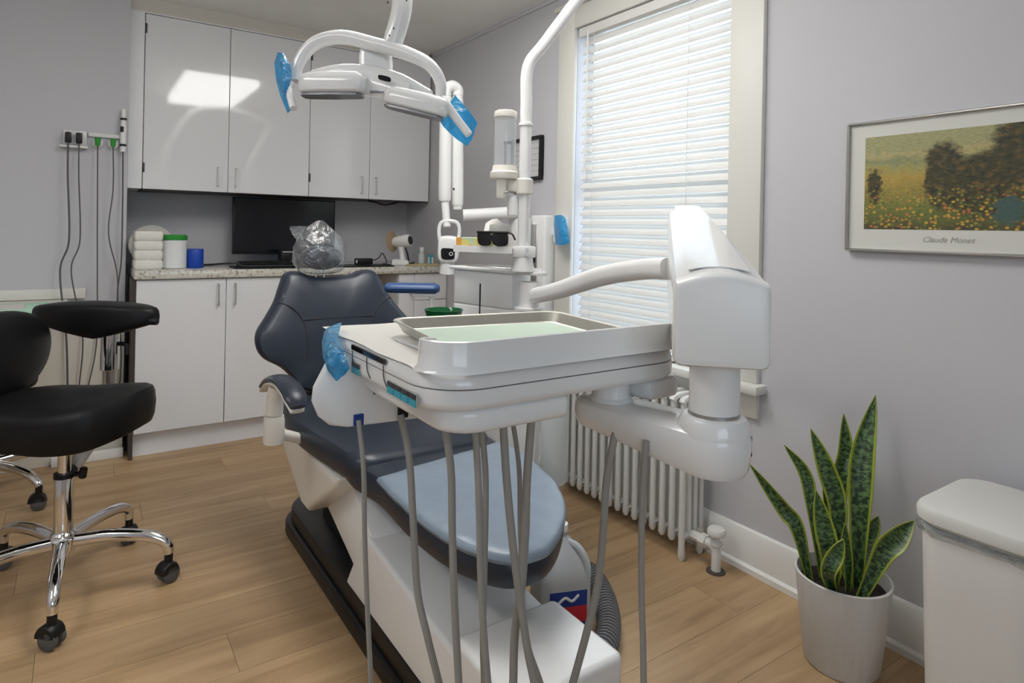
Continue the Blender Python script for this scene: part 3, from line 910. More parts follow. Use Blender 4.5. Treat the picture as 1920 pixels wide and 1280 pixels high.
# ================================================================== waste bin
BXC, BYC = 1.705, 0.52
bn = thing('waste_bin', 'white lidded waste bin with liner edge showing, beside the potted plant', 'bin', (BXC, BYC, 0))
def binpoly(w, d, r): return rpoly(BXC - d / 2, BXC + d / 2, BYC - w / 2, BYC + w / 2, (r * .6, r * .6, r, r), 6)
bo = loft([[(x, y, z) for x, y in binpoly(w, d, .085)] for w, d, z in ((.225, .26, .0), (.245, .28, .012), (.270, .300, .50))])
put('body', bo, m_bin, bn)
put('liner', loft([[(x, y, z + .004 * math.sin(i * 1.9)) for i, (x, y) in enumerate(binpoly(w, d, .10))] for w, d, z in ((.285, .312, .493), (.292, .320, .505), (.288, .316, .515), (.270, .30, .516))], caps=False), m_bag, bn)
ld = loft([[(x, y, z) for x, y in binpoly(w, d, .10)] for w, d, z in ((.276, .306, .514), (.290, .320, .522), (.292, .322, .540), (.284, .314, .549), (.255, .285, .553))])
put('lid', ld, m_binlid, bn)

# ================================================================== desk with green mat, wall sockets
dk = thing('wall_desk', 'cream wall desk with green mat behind the stools at the left', 'desk', (-0.8, 3.45, 0))
put('desktop', bx(XL + .004, -0.05, 3.02, 3.690, .735, .765, .004), m_cream, dk)
put('edge_band', bx(XL + .004, -0.05, 3.008, 3.019, .735, .764, .002), m_shadowgap, dk)
put('back_panel', bx(XL + .004, 0.182, 3.600, 3.697, .0, .730, .002), m_cream, dk)
put('upstand', bx(XL + .004, 0.02, 3.675, 3.697, .767, .815, .002), m_trim, dk)
tag(put('desk_mat', bx(-0.85, -0.12, 3.06, 3.55, .7655, .7685, .001), m_green), 'mint green mat lying on the wall desk', 'mat')
tag(put('paper_sheet', bx(-0.50, -0.20, 3.30, 3.50, .769, .770), m_paper), 'white paper sheet lying on the green desk mat', 'paper')

pw = thing('outlet_plate', 'white wall outlet strip with four sockets left of the cabinets', 'outlet', ((0.027, 3.690, 1.537)[0], 3.69, 1.52))
ax = (-0.083, 3.690, 1.544)[0]
put('plate', bx(ax, ax + .095, 3.680, 3.698, 1.505, 1.575, .004), m_out, pw)
put('plate', bx(ax + .10, (0.142, 3.690, 1.566)[0] + .02, 3.684, 3.698, 1.552, 1.572, .003), m_out, pw)
put('shelf_lip', bx(ax - .012, ax + .100, 3.655, 3.698, 1.490, 1.502, .003), m_out, pw)
sk = []
for px_ in (128, 148):
    x = (-0.058, 3.690, 1.539)[0] + (px_ - 130) * .00216
    sk.append(x)
for i, x in enumerate(sk):
    pg = thing('black_plug', ('first' if i == 0 else 'second') + ' black plug from the left, with cable, in the wall outlet strip', 'plug', (x, 3.66, 1.50), 'plugs in the wall outlet')
    put('plug_body', bx(x - .013, x + .013, 3.645, 3.679, 1.512, 1.562, .005), m_blkp, pg)
    pts = [(x, 3.655, 1.512), (x + .002, 3.640, 1.35), (x + .012 * (1 if i else 1), 3.636, 1.05), (x - .02, 3.632, .90), (x + .01 + .02 * i, 3.575, .60), (x + .02, 3.57, .35)]
    put('cable', tube(pts, .004 if i == 0 else .003, 8, 10), m_rub, pg)
for i, px_ in enumerate((183, 212)):
    x = (0.056, 3.690, 1.524)[0] + (px_ - 183) * .00221
    pg = thing('green_plug', ('left' if i == 0 else 'right') + ' green-collared plug with thin grey cable on the wall', 'plug', (x, 3.66, 1.50), 'plugs in the wall outlet')
    put('socket', lathe([(0, 0), (.021, 0), (.024, .006), (.024, .018), (.018, .022), (0, .022)], (0, 0, 0), 18, align((0, -1, 0), (x, 3.698, 1.525))), m_out, pg)
    put('collar', lathe([(0, -.018), (.009, -.018), (.011, 0), (.014, .02), (0, .022)], (x, 3.660, 1.525), 14), m_gcap, pg)
    pts = [(x, 3.66, 1.51), (x + .003, 3.65, 1.3), (x + (.006 if i == 0 else -.012), 3.645, 1.08), (x + (.01 if i == 0 else .03), 3.64, .85), (x + .01, 3.575, .55), (x - .03, 3.57, .30)]
    put('cable', tube(pts, .0028, 8, 10), m_rub, pg)
x = (0.167, 3.690, 1.582)[0] - .005
cp = thing('handset_holder', 'slim white handset with black bands clipped upright on the wall beside the cabinet', 'handset', (x, 3.67, 1.49))
put('handset_body', tube([(x, 3.672, 1.488), (x, 3.672, 1.60), (x, 3.670, 1.70)], [.013, .014, .0095], 14, 4), m_whites, cp)
for z0_, z1_ in ((1.515, 1.526), (1.645, 1.655), (1.585, 1.612)):
    put('band', rod((x - (.006 if z0_ == 1.585 else 0), 3.670 - (.008 if z0_ == 1.585 else 0), z0_), (x - (.006 if z0_ == 1.585 else 0), 3.670 - (.008 if z0_ == 1.585 else 0), z1_), .0146 if z0_ != 1.585 else .008, 12), m_blkp, cp)
put('cable', tube([(x, 3.67, 1.49), (x + .003, 3.66, 1.2), (x + .002, 3.655, .95), (x - .012, 3.62, .78), (x + .006, 3.575, .5), (x, 3.575, .3)], .0035, 8, 10), m_rub, cp)

# ================================================================== stools
def caster(parent, ang, r, hub_top=.105):
    ca, sa = math.cos(ang), math.sin(ang)
    M = Matrix.Translation((ca * r, sa * r, 0)) @ Matrix.Rotation(ang + .9, 4, 'Z')
    hood = bmesh.new()
    bb_ = []
    for s in (-1, 1):
        w = lathe([(0, -.009), (.022, -.009), (.0265, -.006), (.0265, .006), (.022, .009), (0, .009)], (0, 0, 0), 18,
                  Matrix.Translation((0, s * .013, .0268)) @ Matrix.Rotation(R(90), 4, 'X'))
        bb_.append(w)
    wheels = [put_l('wheel', w, m_rub, parent, M) for w in bb_]
    h = lathe([(0, -.022), (.027, -.022), (.0305, -.016), (.0305, .016), (.027, .022), (0, .022)], (0, 0, 0), 18, Matrix.Translation((-.006, 0, .036)) @ Matrix.Rotation(R(90), 4, 'X'))
    hb = bmesh.ops.bisect_plane(h, geom=h.verts[:] + h.edges[:] + h.faces[:], plane_co=(0, 0, .034), plane_no=(0, 0, 1), clear_inner=True)
    c = put_l('caster_hood', join(h, rod((-.001, 0, .050), (-.001, 0, hub_top), .0125, 12)), m_blkp, parent, M)
    return c

def put_l(name, bm, m, parent, M=None, **k):
    """put a part given in its thing's own frame"""
    if M is not None:
        bmesh.ops.transform(bm, matrix=M, verts=bm.verts)
    off = root_loc(parent)
    for v in bm.verts:
        v.co += off
    return put(name, bm, m, parent, **k)

def star_base(parent, angs, r, hub_z, chrome=True, r0=.03):
    for a in angs:
        ca, sa = math.cos(a), math.sin(a)
        pts = [(ca * r0, sa * r0, hub_z), (ca * r * .45, sa * r * .45, hub_z + .006), (ca * r * .80, sa * r * .80, hub_z - .006), (ca * r * .97, sa * r * .97, hub_z - .032), (ca * r, sa * r, .090)]
        put_l('base_arm', tube(pts, [.019, .018, .017, .0155, .014], 14, 7, sec=[(1.05 * math.cos(t * math.pi / 7), 1.0 * math.sin(t * math.pi / 7)) for t in range(14)], up=(0, 0, 1)), m_chrome, parent)
        caster(parent, a, r, .104)
    put_l('hub', lathe([(0, hub_z - .04), (.030, hub_z - .04), (.034, hub_z - .03), (.038, hub_z - .012), (.040, hub_z + .012), (.034, hub_z + .020), (.034, hub_z + .026), (.029, hub_z + .032), (0, hub_z + .032)], (0, 0, 0), 28), m_chrome, parent)

S1 = (-0.032, 2.365, 0)
st1 = thing('operator_stool', 'black padded stool with backrest and body support on a five-arm chrome base, nearest at left', 'stool', S1, 'dental stools')
star_base(st1, [R(-93), R(-21), R(51), R(123), R(195)], .300, .155)
put_l('gas_column', lathe([(.0, .17), (.026, .17), (.026, .352), (.024, .358), (0, .358)], (0, 0, 0), 24), m_chrome, st1)
put_l('piston', rod((0, 0, .35), (0, 0, .50), .0185, 18), m_chrome, st1)
put_l('column_clamp', join(rod((0, 0, .352), (0, 0, .366), .0285, 20), rod((.02, -.006, .359), (.055, -.02, .359), .008, 8, .002), rod((.046, -.016, .345), (.05, -.018, .378), .011, 10, .003)), m_blkp, st1)
S1R = Matrix.Rotation(R(-33), 4, 'Z')
def seat_map(u, v, w):
    # long axis u (front = +u); front lip lifts, middle dips like a saddle
    z = .545 + w * (1.0 + (.30 if w < 0 else .05) * max(0, u / .26)) + .030 * (max(0, u) / .26) ** 1.5 - .018 * (v * v) / .04
    return S1R @ Vector((u, v, z))
so = [(-.23, 0), (-.21, .11), (-.14, .175), (-.04, .185), (.08, .195), (.175, .17), (.225, .09), (.237, 0), (.225, -.09), (.175, -.17), (.08, -.195), (-.04, -.185), (-.14, -.175), (-.21, -.11)]
put_l('seat', pad(so, .115, seat_map, .012), m_blk, st1)
put_l('seat_plate', box((0, 0, .482), (.22, .20, .012), .004), m_blkp, st1)
put_l('back_bracket', tube([S1R @ Vector(p) for p in ((-.08, 0, .478), (-.22, 0, .46), (-.285, 0, .50), (-.285, 0, .70))], .013, 10, 8, sec=rsec(2.6, 1.2, .4, 2)), m_steel, st1)
def back_map(u, v, w):
    return S1R @ Vector((-.210 + w * .9 - .5 * u * u, u, .722 + v))
bo_ = [(.24 * math.cos(t * math.pi / 8), .135 * math.sin(t * math.pi / 8)) for t in range(16)]
put_l('backrest', pad(bo_, .075, back_map, .012, k=3), m_blk, st1)

# body support: cushioned bar on a post that rises from the column behind the seat
SPC = Vector((.048, 2.735, 0)) - Vector(S1)
S2R = Matrix.Rotation(R(-33.9), 4, 'Z')
def saddle_map(u, v, w):
    a = abs(v) / .24
    return SPC + S2R @ Vector((v + (.03 if w < 0 else 0) * (1 - a), u, .812 + w * (3.0 - 2.3 * min(1, a) ** 1.2 if w < 0 else 1.0) - .012 * a * a))
sd = [(.075 * math.cos(t * math.pi / 8), .228 * math.copysign(abs(math.sin(t * math.pi / 8)) ** .85, math.sin(t * math.pi / 8))) for t in range(16)]
put_l('support_pad', pad(sd, .060, saddle_map, .006, k=3), m_blk, st1)
SPP = Vector((.092, 2.715, 0)) - Vector(S1)
put_l('support_collar', rod((SPP.x, SPP.y, .60), (SPP.x, SPP.y, .735), .030, 20, .003), m_chrome, st1)
put_l('support_post', tube([(SPP.x, SPP.y, .64), (SPP.x, SPP.y, .47), (SPP.x * .9, SPP.y * .9, .42), (SPP.x * .4, SPP.y * .4, .375), (.015, .02, .362)], .0215, 14, 7), m_steel, st1)
put_l('support_lever', tube([(SPP.x + .028, SPP.y - .012, .695), (SPP.x + .050, SPP.y - .022, .690), (SPP.x + .052, SPP.y - .024, .655)], .008, 8, 5), m_blkp, st1)
put_l('support_knob', lathe([(0, -.02), (.012, -.02), (.014, -.015), (.014, .015), (.012, .02), (0, .02)], (0, 0, 0), 12, Matrix.Translation(SPC) @ S2R @ align((1, 0, 0), (.215, -.02, .785))), m_blkp, st1)

S2 = (-0.312, 3.335, 0)
st2 = thing('low_stool', 'dark round stool half out of frame behind the nearest stool, one chrome leg showing', 'stool', S2, 'dental stools')
star_base(st2, [R(19), R(91), R(163), R(235), R(307)], .315, .135)
put_l('gas_column', rod((0, 0, .16), (0, 0, .44), .026, 20), m_chrome, st2)
put_l('seat', pad([(.17 * math.cos(t * math.pi / 8), .17 * math.sin(t * math.pi / 8)) for t in range(16)], .08, lambda u, v, w: Vector((u, v, .48 + w)), .008, k=3), m_blk, st2)

# ================================================================== things on the counter
def on_counter(name, bm, m, label, cat, grp=None):
    return tag(put(name, bm, m), label, cat, grp)
# stack of folded paper towels: each bundle its own thing
tx0, tx1 = (0.215, 3.660, 0.970)[0], (0.338, 3.660, 0.969)[0]
for i in range(4):
    z = CT + .001 + i * .0475
    rows = []
    for zz, ins in ((0, .004), (.006, 0.0), (.022, -.0015), (.040, 0.0), (.0465, .004)):
        rows.append([(x, y, z + zz) for x, y in rpoly(tx0 + ins, tx1 - ins, 3.58 + ins, 3.75 - ins, .012, 3)])
    on_counter('paper_towel_bundle', loft(rows), m_paperw, ('lowest', 'second lowest', 'second highest', 'topmost')[i] + ' white folded paper towel bundle in the counter stack', 'paper towels', 'paper towel stack')
dz = thing('round_dish', 'round cream rimmed dish leaning on the wall behind the paper towels', 'dish', ((0.317, 3.950, 1.131)[0], 3.95, CT + .001))
dc = Vector(((0.317, 3.930, 1.087)[0], 3.95, CT + .11))
DM = align((0, -1, .22), dc)
put('rim', lathe([(.085, .004), (.108, .012), (.112, .008), (.110, .0), (.085, -.004)], (0, 0, 0), 36, DM), m_cream, dz)
put('bowl', lathe([(0, -.012), (.06, -.010), (.0848, -.002), (.0848, .002), (.06, -.006), (0, -.008)], (0, 0, 0), 36, DM), m_tray, dz)
cnx = (0.396, 3.660, 0.968)[0]
cn = thing('wipes_canister', 'white wipes canister with bright green lid beside the paper towels', 'canister', (cnx, 3.66, CT + .001))
put('canister_body', lathe([(0, 0), (.056, 0), (.060, .004)] + [(.060 - .0015 * (i % 2), .01 + i * .0085) for i in range(15)] + [(.060, .142), (.056, .146), (0, .146)], (cnx, 3.66, CT + .001), 32), m_canister, cn)
put('lid', lathe([(0, .1463), (.0605, .1463), (.062, .150), (.062, .166), (.056, .172), (.02, .172), (.012, .165), (0, .165)], (cnx, 3.66, CT + .001), 32), m_gcap, cn)
bxx = (0.496, 3.660, 0.968)[0]
on_counter('blue_film_roll', lathe([(.016, 0), (.038, 0), (.040, .003), (.040, .096), (.038, .099), (.016, .099), (.016, 0)], (bxx, 3.66, CT + .001), 32), m_bluep, 'short blue plastic roll standing next to the wipes canister', 'roll')
mo = thing('monitor', 'large black computer monitor against the wall under the cabinets', 'monitor', (1.05, 3.93, CT + .001))
mx0, mx1 = (0.728, 3.930, 1.109)[0], (1.332, 3.930, 1.119)[0]
put('screen_panel', bx(mx0, mx1, 3.93, 3.965, .965, 1.300, .004), m_blkp, mo)
put('screen', bx(mx0 + .008, mx1 - .008, 3.9275, 3.9298, .980, 1.292), m_scr, mo)
put('stand', join(bx((mx0 + mx1) / 2 - .03, (mx0 + mx1) / 2 + .03, 3.967, 3.985, .92, 1.15), box(((mx0 + mx1) / 2, 3.93, CT + .007), (.24, .18, .012), .004)), m_blkp, mo)
kx0, kx1 = (0.643, 3.620, 0.920)[0], (1.022, 3.620, 0.891)[0]
on_counter('black_counter_mat', prism(rpoly(kx0 + .02, (1.565, 3.560, 0.868)[0], 3.50, 3.70, .03), CT + .0005, CT + .006, 'z'), m_blkp, 'black rectangular mat on the counter in front of the monitor', 'mat')
kb = thing('keyboard', 'dark grey keyboard lying sloped on the counter mat by the monitor', 'keyboard', (kx0 + .2, 3.62, CT + .007))
put('keyboard_body', prism([(3.55, CT + .007), (3.69, CT + .007), (3.69, CT + .030), (3.55, CT + .016)], kx0 + .06, kx0 + .36, 'x', .003, 1), m_dgrey, kb)
for r_ in range(4):
    for c_ in range(12):
        yk = 3.566 + r_ * .030
        put('key', box((kx0 + .078 + c_ * .024, yk, CT + .0175 + (yk - 3.55) * .1 + .003), (.020, .025, .006), .0015, 1), m_blkp, kb)
dkx = (0.996, 3.740, 0.961)[0]
db = thing('docking_box', 'small black box with a silver strip in front of the monitor', 'box', (dkx, 3.74, CT + .007))
put('box_body', box((dkx, 3.78, CT + .045), (.075, .06, .076), .006), m_blkp, db)
put('strip', box((dkx, 3.749, CT + .078), (.06, .003, .008), .001), m_steel, db)
on_counter('black_cable', tube([(bxx + .05, 3.80, CT + .006), (bxx + .11, 3.84, CT + .006), (bxx + .2, 3.82, CT + .012), (mx0 + .25, 3.80, CT + .02), (mx0 + .26, 3.735, CT + .02), (mx0 + .30, 3.72, CT + .012)], .005, 8), m_blkp, 'thick black cable lying on the counter by the monitor', 'cable')
adx = (1.406, 3.600, 0.917)[0]
ad = thing('power_adapter', 'black power adapter with looping cord on the counter right of the headrest', 'adapter', (adx, 3.60, CT + .007))
put('adapter_body', box((adx, 3.62, CT + .027), (.10, .05, .036), .005), m_blkp, ad)
put('cord', tube([(adx + .05, 3.62, CT + .03), (adx + .09, 3.61, CT + .045), (adx + .12, 3.62, CT + .075), (adx + .14, 3.60, CT + .02), (adx + .10, 3.57, CT + .012), (adx + .13, 3.54, CT + .010), (adx + .15, 3.56, CT + .008)], .003, 8), m_blkp, ad)
put('plug_label', box((adx - .052, 3.60, CT + .027), (.004, .02, .02), .001), m_out, ad)

# handheld x-ray camera with round shield on its cradle
hx = (1.648, 3.620, 1.029)[0]; hy = 3.62
hr = thing('handheld_xray', 'white handheld x-ray unit with round tan shield standing in its cradle on the counter', 'x-ray unit', (hx, hy, CT + .001))
put('cradle', prism([(-.05, 0), (.055, 0), (.055, .028), (.02, .036), (-.05, .036)], -.035, .035, 'y', .005, 2, Matrix.Translation((hx, hy, CT + .001)) @ Matrix.Rotation(R(-34), 4, 'Z')), m_whites, hr)
MH = Matrix.Translation((hx, hy, CT)) @ Matrix.Rotation(R(-34), 4, 'Z')
put('grip', tube([MH @ Vector(p) for p in ((.012, 0, .034), (.006, 0, .07), (.0, 0, .115))], [.019, .017, .021], 12, 4), m_whites, hr)
hd = put('head', lathe([(0, -.055), (.025, -.053), (.034, -.04), (.038, .02), (.040, .05), (.034, .064), (0, .066)], (0, 0, 0), 24, MH @ Matrix.Translation((.0, 0, .148)) @ Matrix.Rotation(R(82), 4, 'Y') @ Matrix.Rotation(R(20), 4, 'X')), m_white, hr)
put('screen', lathe([(0, .0), (.028, .0), (.026, .003), (0, .004)], (0, 0, 0), 20, MH @ Matrix.Translation((.0, 0, .148)) @ Matrix.Rotation(R(82), 4, 'Y') @ Matrix.Rotation(R(20), 4, 'X') @ Matrix.Translation((0, 0, .065))), m_sensor, hd)
put('shield', lathe([(0, 0), (.062, .004), (.066, .002), (.064, -.002), (0, -.004)], (0, 0, 0), 32, MH @ Matrix.Translation((-.058, 0, .146)) @ Matrix.Rotation(R(82), 4, 'Y') @ Matrix.Rotation(R(20), 4, 'X')), m_tan, hr)
put('wrist_strap', tube([MH @ Vector(p) for p in ((.03, -.02, .11), (.045, -.022, .07), (.055, -.02, .02), (.07, -.02, .012), (.085, -.01, .02))], .005, 8), m_blkp, hr)
t0x = (1.660, 3.560, 0.873)[0]
tr_ = prism(rpoly(t0x, 1.895, 3.49, 3.64, .015), CT + .001, CT + .010, 'z', .002, 1)
on_counter('yellow_tray', tr_, m_yel, 'pale yellow shallow tray at the right end of the counter', 'tray')
b1 = (1.781, 3.580, 0.930)[0]
bt = thing('spray_bottle', 'clear bottle with pale cap standing on the yellow tray', 'bottle', (b1, 3.60, CT + .011))
put('bottle_body', lathe([(0, 0), (.020, 0), (.021, .004), (.021, .055), (.012, .068), (.009, .072), (0, .072)], (b1, 3.60, CT + .011), 20), m_frost, bt)
put('cap', lathe([(0, .0722), (.013, .0722), (.014, .09), (.017, .102), (0, .104)], (b1, 3.60, CT + .011), 16), m_whites, bt)
b2 = (1.820, 3.560, 0.914)[0]
bt = thing('blue_capped_bottle', 'small white bottle with blue cap and band on the yellow tray', 'bottle', (b2, 3.55, CT + .011))
put('bottle_body', lathe([(0, 0), (.017, 0), (.018, .003), (.018, .042), (0, .043)], (b2, 3.55, CT + .011), 18), m_whites, bt)
put('cap', lathe([(0, .0432), (.019, .0432), (.019, .055), (0, .056)], (b2, 3.55, CT + .011), 18), m_teal, bt)
put('band', box((b2 - .010, 3.533, CT + .033), (.014, .004, .042), .001), m_teal, bt)
on_counter('under_cabinet_cable', tube([(1.50, 3.80, ZB - .010), (1.54, 3.79, ZB - .016), (1.60, 3.79, ZB - .030), (1.66, 3.80, ZB - .022), (1.70, 3.80, ZB - .010)], .006, 8), m_blkp, 'black cable drooping below the corner wall cabinet', 'cable')

# ================================================================== wall-mounted x-ray arm
xa = thing('wall_xray', 'white wall-mounted x-ray with folded arm and loop-handled tube head near the corner', 'x-ray unit', (XR - .03, 2.60, 1.0))
wy0, wy1 = 2.40, 2.60
put('wall_box', bx(XR - .075, XR - .002, wy0, wy1, .70, 1.215, .012, 3), m_whites, xa)
put('side_panel', bx(XR - .080, XR - .0755, wy0 + .055, wy0 + .10, .80, 1.17, .001, 1), m_steel, xa)
put('panel_window', bx(XR - .0815, XR - .0803, wy0 + .066, wy0 + .078, .985, 1.035), m_blkp, xa)
put('hand_switch', join(bx(1.845, XR - .002, 2.29, 2.352, 1.085, 1.205, .008, 2), bx(1.875, XR - .002, 2.345, 2.402, 1.12, 1.16)), m_whites, xa)
put('arm_bracket', bx(XR - .16, XR - .076, wy0 + .10, wy1 - .01, 1.02, 1.20, .010, 3), m_whites, xa)
ja = Vector((1.78, 2.52, 1.228)); jb = Vector((1.527, 2.649, 1.205))
put('arm_pivot', rod((1.78, 2.52, 1.20), (1.78, 2.52, 1.262), .036, 20, .006), m_whites, xa)
put('horizontal_arm', tube([ja, jb], .030, 18, smooth=False), m_whites, xa)
p1a, p1b = Vector((1.504, 2.664, 1.253)), Vector((1.495, 2.670, 1.782))
p2a, p2b = Vector((1.434, 2.675, 1.774)), Vector((1.438, 2.672, 1.269))
put('rear_link', tube([p1a + Vector((0, 0, -.02)), p1a, lerp(p1a, p1b, .1), lerp(p1a, p1b, .9), p1b], [.022, .024, .030, .029, .024], 16, 4), m_whites, xa)
put('front_link', tube([p2b, lerp(p2b, p2a, .06), lerp(p2b, p2a, .5), lerp(p2b, p2a, .94), p2a], [.024, .031, .030, .029, .024], 16, 4), m_whites, xa)
put('elbow', tube([p1b, p1b + Vector((0, 0, .03)), lerp(p1b, p2a, .5)[0:2] + (p1b.z + .045,), p2a + Vector((0, 0, .03)), p2a], .027, 14, 5), m_whites, xa)
put('link_screw', rod(p2b + Vector((.026, -.036, .06)), p2b + Vector((.028, -.039, .06)), .006, 10), m_blkp, xa)
put('yoke_tube', rod(p2b + Vector((0, 0, .01)), tuple((1.439, 2.647, 1.149)), .019, 14), m_whites, xa)
hc = Vector((1.449, 2.641, 1.073))
vx = Vector((.83, -.558, 0)); vy = Vector((-.558, -.83, 0))
def thmap(u, v, w): return hc + vx * (u * 1.1) + vy * (w + .012) + Vector((0, 0, v))
thead = [(-.042, .02), (-.046, -.03), (-.044, -.07), (-.030, -.094), (0, -.10), (.030, -.094), (.044, -.07), (.046, -.03), (.042, .02), (.02, .034), (-.02, .034)]
th = put('tube_head', pad(thead, .075, thmap, 0, k=4), m_white, xa)
put('handle_loop', tube([thmap(u, v, -.005) for u, v in ((-.040, .01), (-.044, .06), (-.034, .095), (0, .104), (.034, .095), (.044, .06), (.040, .01))], .0095, 10, 6), m_white, th)
put('control_face', pad([(-.026, -.026), (-.029, -.05), (-.024, -.073), (.0, -.077), (.026, -.073), (.030, -.05), (.027, -.028), (0, -.023)], .006, lambda u, v, w: thmap(u, v, w + .041), 0, k=4), m_sensor, th)
put('dial_ring', lathe([(.006, 0), (.009, 0), (.009, .002), (.006, .002), (.006, 0)], (0, 0, 0), 18, align(vy, thmap(.014, -.05, .0425))), m_out, th)
put('cone', tube([thmap(-.004, -.09, 0), thmap(-.006, -.145, -.005)], [.034, .036], 20, smooth=False), m_whites, xa)

# ================================================================== side unit with cup filler tower
su = thing('cuspidor_unit', 'white column unit with spittoon beside the dental chair, carrying the delivery arm', 'dental unit', (1.25, 1.86, 0))
plan = [(1.14, 2.03), (1.234, 1.641), (1.262, 1.655), (1.352, 1.79), (1.352, 2.06), (1.16, 2.07)]
def shrink(pl_, s, cx=1.25, cy=1.88): return [(cx + (x - cx) * s, cy + (y - cy) * s) for x, y in pl_]
put('pedestal', prism(shrink(plan, .97), .0, .10, 'z', .004, 2), m_whites, su)
put('cabinet', prism(plan, .10, .872, 'z', .010, 3), m_whites, su)
put('door_slot', box((1.111, 1.802, 0.900), (.004, .004, .12), 0, 2, R(-13)), m_blkp, su)
neck = [(1.14, 2.03), (1.207, 1.752), (1.25, 1.765), (1.352, 1.85), (1.352, 2.06), (1.16, 2.07)]
put('neck', prism(neck, .8725, .9935, 'z', .004, 2), m_whites, su)
cap = [(1.125, 2.05), (1.128, 2.02), (1.222, 1.628), (1.268, 1.640), (1.360, 1.79), (1.360, 2.07)]
put('top_cap', prism(cap, .994, 1.006, 'z', .004, 2), m_white, su)
put('steel_insert', prism(shrink(cap, .62, 1.25, 1.93), 1.0065, 1.010, 'z', .001, 1), m_steel, su)
bc = Vector((1.018, 1.882, 0.857))
put('spittoon_bowl', lathe([(0, -.055), (.03, -.05), (.055, -.02), (.064, .008), (.066, .012), (.062, .012), (.052, -.015), (.03, -.042), (0, -.046)], bc, 32), m_glass_g, su)
put('spittoon_arm', tube([bc + Vector((0, .0, -.06)), bc + Vector((.04, .03, -.075)), (1.17, 2.0, bc.z - .07)], .02, 12, 6), m_whites, su)
bq = (1.241, 1.551, 0.527)
put('water_bottle', lathe([(0, .35), (.035, .352), (.043, .362), (.044, .44), (.044, .64), (.036, .668), (.022, .68), (.022, .71), (0, .71)], (bq[0], bq[1], 0), 28), m_frost, su)
put('bottle_holder', join(lathe([(0, .711), (.03, .711), (.03, .735), (0, .735)], (bq[0], bq[1], 0), 20), tube([(bq[0], bq[1], .725), (1.25, 1.70, .725)], .014, 10, smooth=False)), m_whites, su)

# ================================================================== operatory light
PXL, PYL_ = 1.205, 1.690
LD = 1.40
ol = thing('operatory_light', 'white double-headed dental light hanging over the chair from a bent white pole', 'dental light', (PXL, PYL_, 1.006))
put('pole_foot', lathe([(0, 1.0065), (.040, 1.0065), (.040, 1.012), (.034, 1.03), (.030, 1.06), (.0275, 1.07), (0, 1.07)], (PXL, PYL_, 0), 24), m_white, ol)
zt_ = (1.196, 1.690, 1.608)[2]
end = Vector((1.388, 1.561, 1.971))
pt = [(PXL, PYL_, 1.06), (PXL, PYL_, 1.25), (PXL, PYL_, zt_ - .14), (PXL, PYL_, zt_ - .05), (1.205, 1.684, 1.678), (1.250, 1.654, 1.758), (1.346, 1.589, 1.918), end]
put('pole', tube(pt, .0195, 18, 7), m_white, ol)
put('pole_ring', lathe([(.019, 0), (.0235, .003), (.0235, .011), (.019, .014)], (PXL, PYL_, (1.198, 1.689, 1.482)[2]), 24), m_whites, ol)
top = Vector((0.585, 1.318, 1.744))
put('overhead_arm', tube([end, end + Vector((.03, -.04, .08)), Vector((1.10, 1.45, 2.16)), Vector((.80, 1.33, 2.12)), top + Vector((.05, 0, .12)), top + Vector((.004, 0, .04)), top], [.0195, .022, .026, .028, .028, .027, .026], 16, 7), m_white, ol)
put('drop_arm', tube([top, (0.585, 1.306, 1.675), (0.579, 1.298, 1.618), (0.566, 1.306, 1.558), (0.562, 1.309, 1.533)], [.024, .0235, .0225, .022, .020], 18, 6), m_white, ol)
for q_ in ((0.555, 1.281, 1.574), (0.547, 1.285, 1.558), (0.578, 1.268, 1.636), (0.548, 1.300, 1.634)):
    put('arm_screw', lathe([(0, 0), (.0016, 0), (.0016, .003), (0, .003)], q_, 8), m_blkp, ol)
# yoke loop
yk = [(0.394, 1.447, 1.467), (0.401, 1.454, 1.510), (0.430, 1.434, 1.555), (0.477, 1.391, 1.568), (0.529, 1.331, 1.548), (0.580, 1.273, 1.524), (0.615, 1.225, 1.494), (0.631, 1.203, 1.454), (0.629, 1.198, 1.411)]
put('yoke', tube(yk, [.011, .0135, .016, .0165, .016, .0155, .014, .0125, .011], 14, 6), m_white, ol)
put('hub_block', loft([[(Vector(c) + Vector((.83, -.558, 0)) * (x * s) + Vector((.5, .74, 0)) * (yq * s)) for x, yq in rsec(.075, .05, .016)] for c, s in (((0.548, 1.361, 1.545), .92), ((0.548, 1.361, 1.525), .98), ((0.548, 1.355, 1.480), 1.0))]), m_white, ol)
# slim body bar carrying two lamp modules: swept from left to right
bar = [(0.431, 1.440, 1.480), (0.480, 1.395, 1.485), (0.532, 1.335, 1.473), (0.574, 1.283, 1.454), (0.618, 1.229, 1.426)]
put('body_bar', tube(bar, [.017, .024, .029, .026, .016], 16, 7, up=(.5, .74, .2), sec=[(.85 * math.cos(2 * math.pi * i / 16), 1.0 * math.sin(2 * math.pi * i / 16)) for i in range(16)]), m_white, ol)
put('body_apron', loft([[Vector(c) + Vector((.5, .74, 0)) * d_ + Vector((0, 0, h_)) for d_, h_ in ((-.030, .006), (-.022, .020), (.022, .020), (.024, -.030), (-.026, -.034), (-.032, -.020))] for c in ((0.488, 1.383, 1.477), (0.522, 1.339, 1.465), (0.551, 1.302, 1.451), (0.588, 1.258, 1.431))]), m_white, ol)
put('sensor', pad([(.0145 * math.copysign(abs(math.cos(a)) ** .5, math.cos(a)), .0058 * math.copysign(abs(math.sin(a)) ** .7, math.sin(a))) for a in [i * math.pi / 6 for i in range(12)]], .004, lambda u, v, w: Vector((0.530, 1.266, 1.460)) + Vector((.80, -.56, -.2)) * u + Vector((-.1, 0, 1)) * v + Vector((-.55, -.83, 0)) * w, k=2), m_sensor, ol)
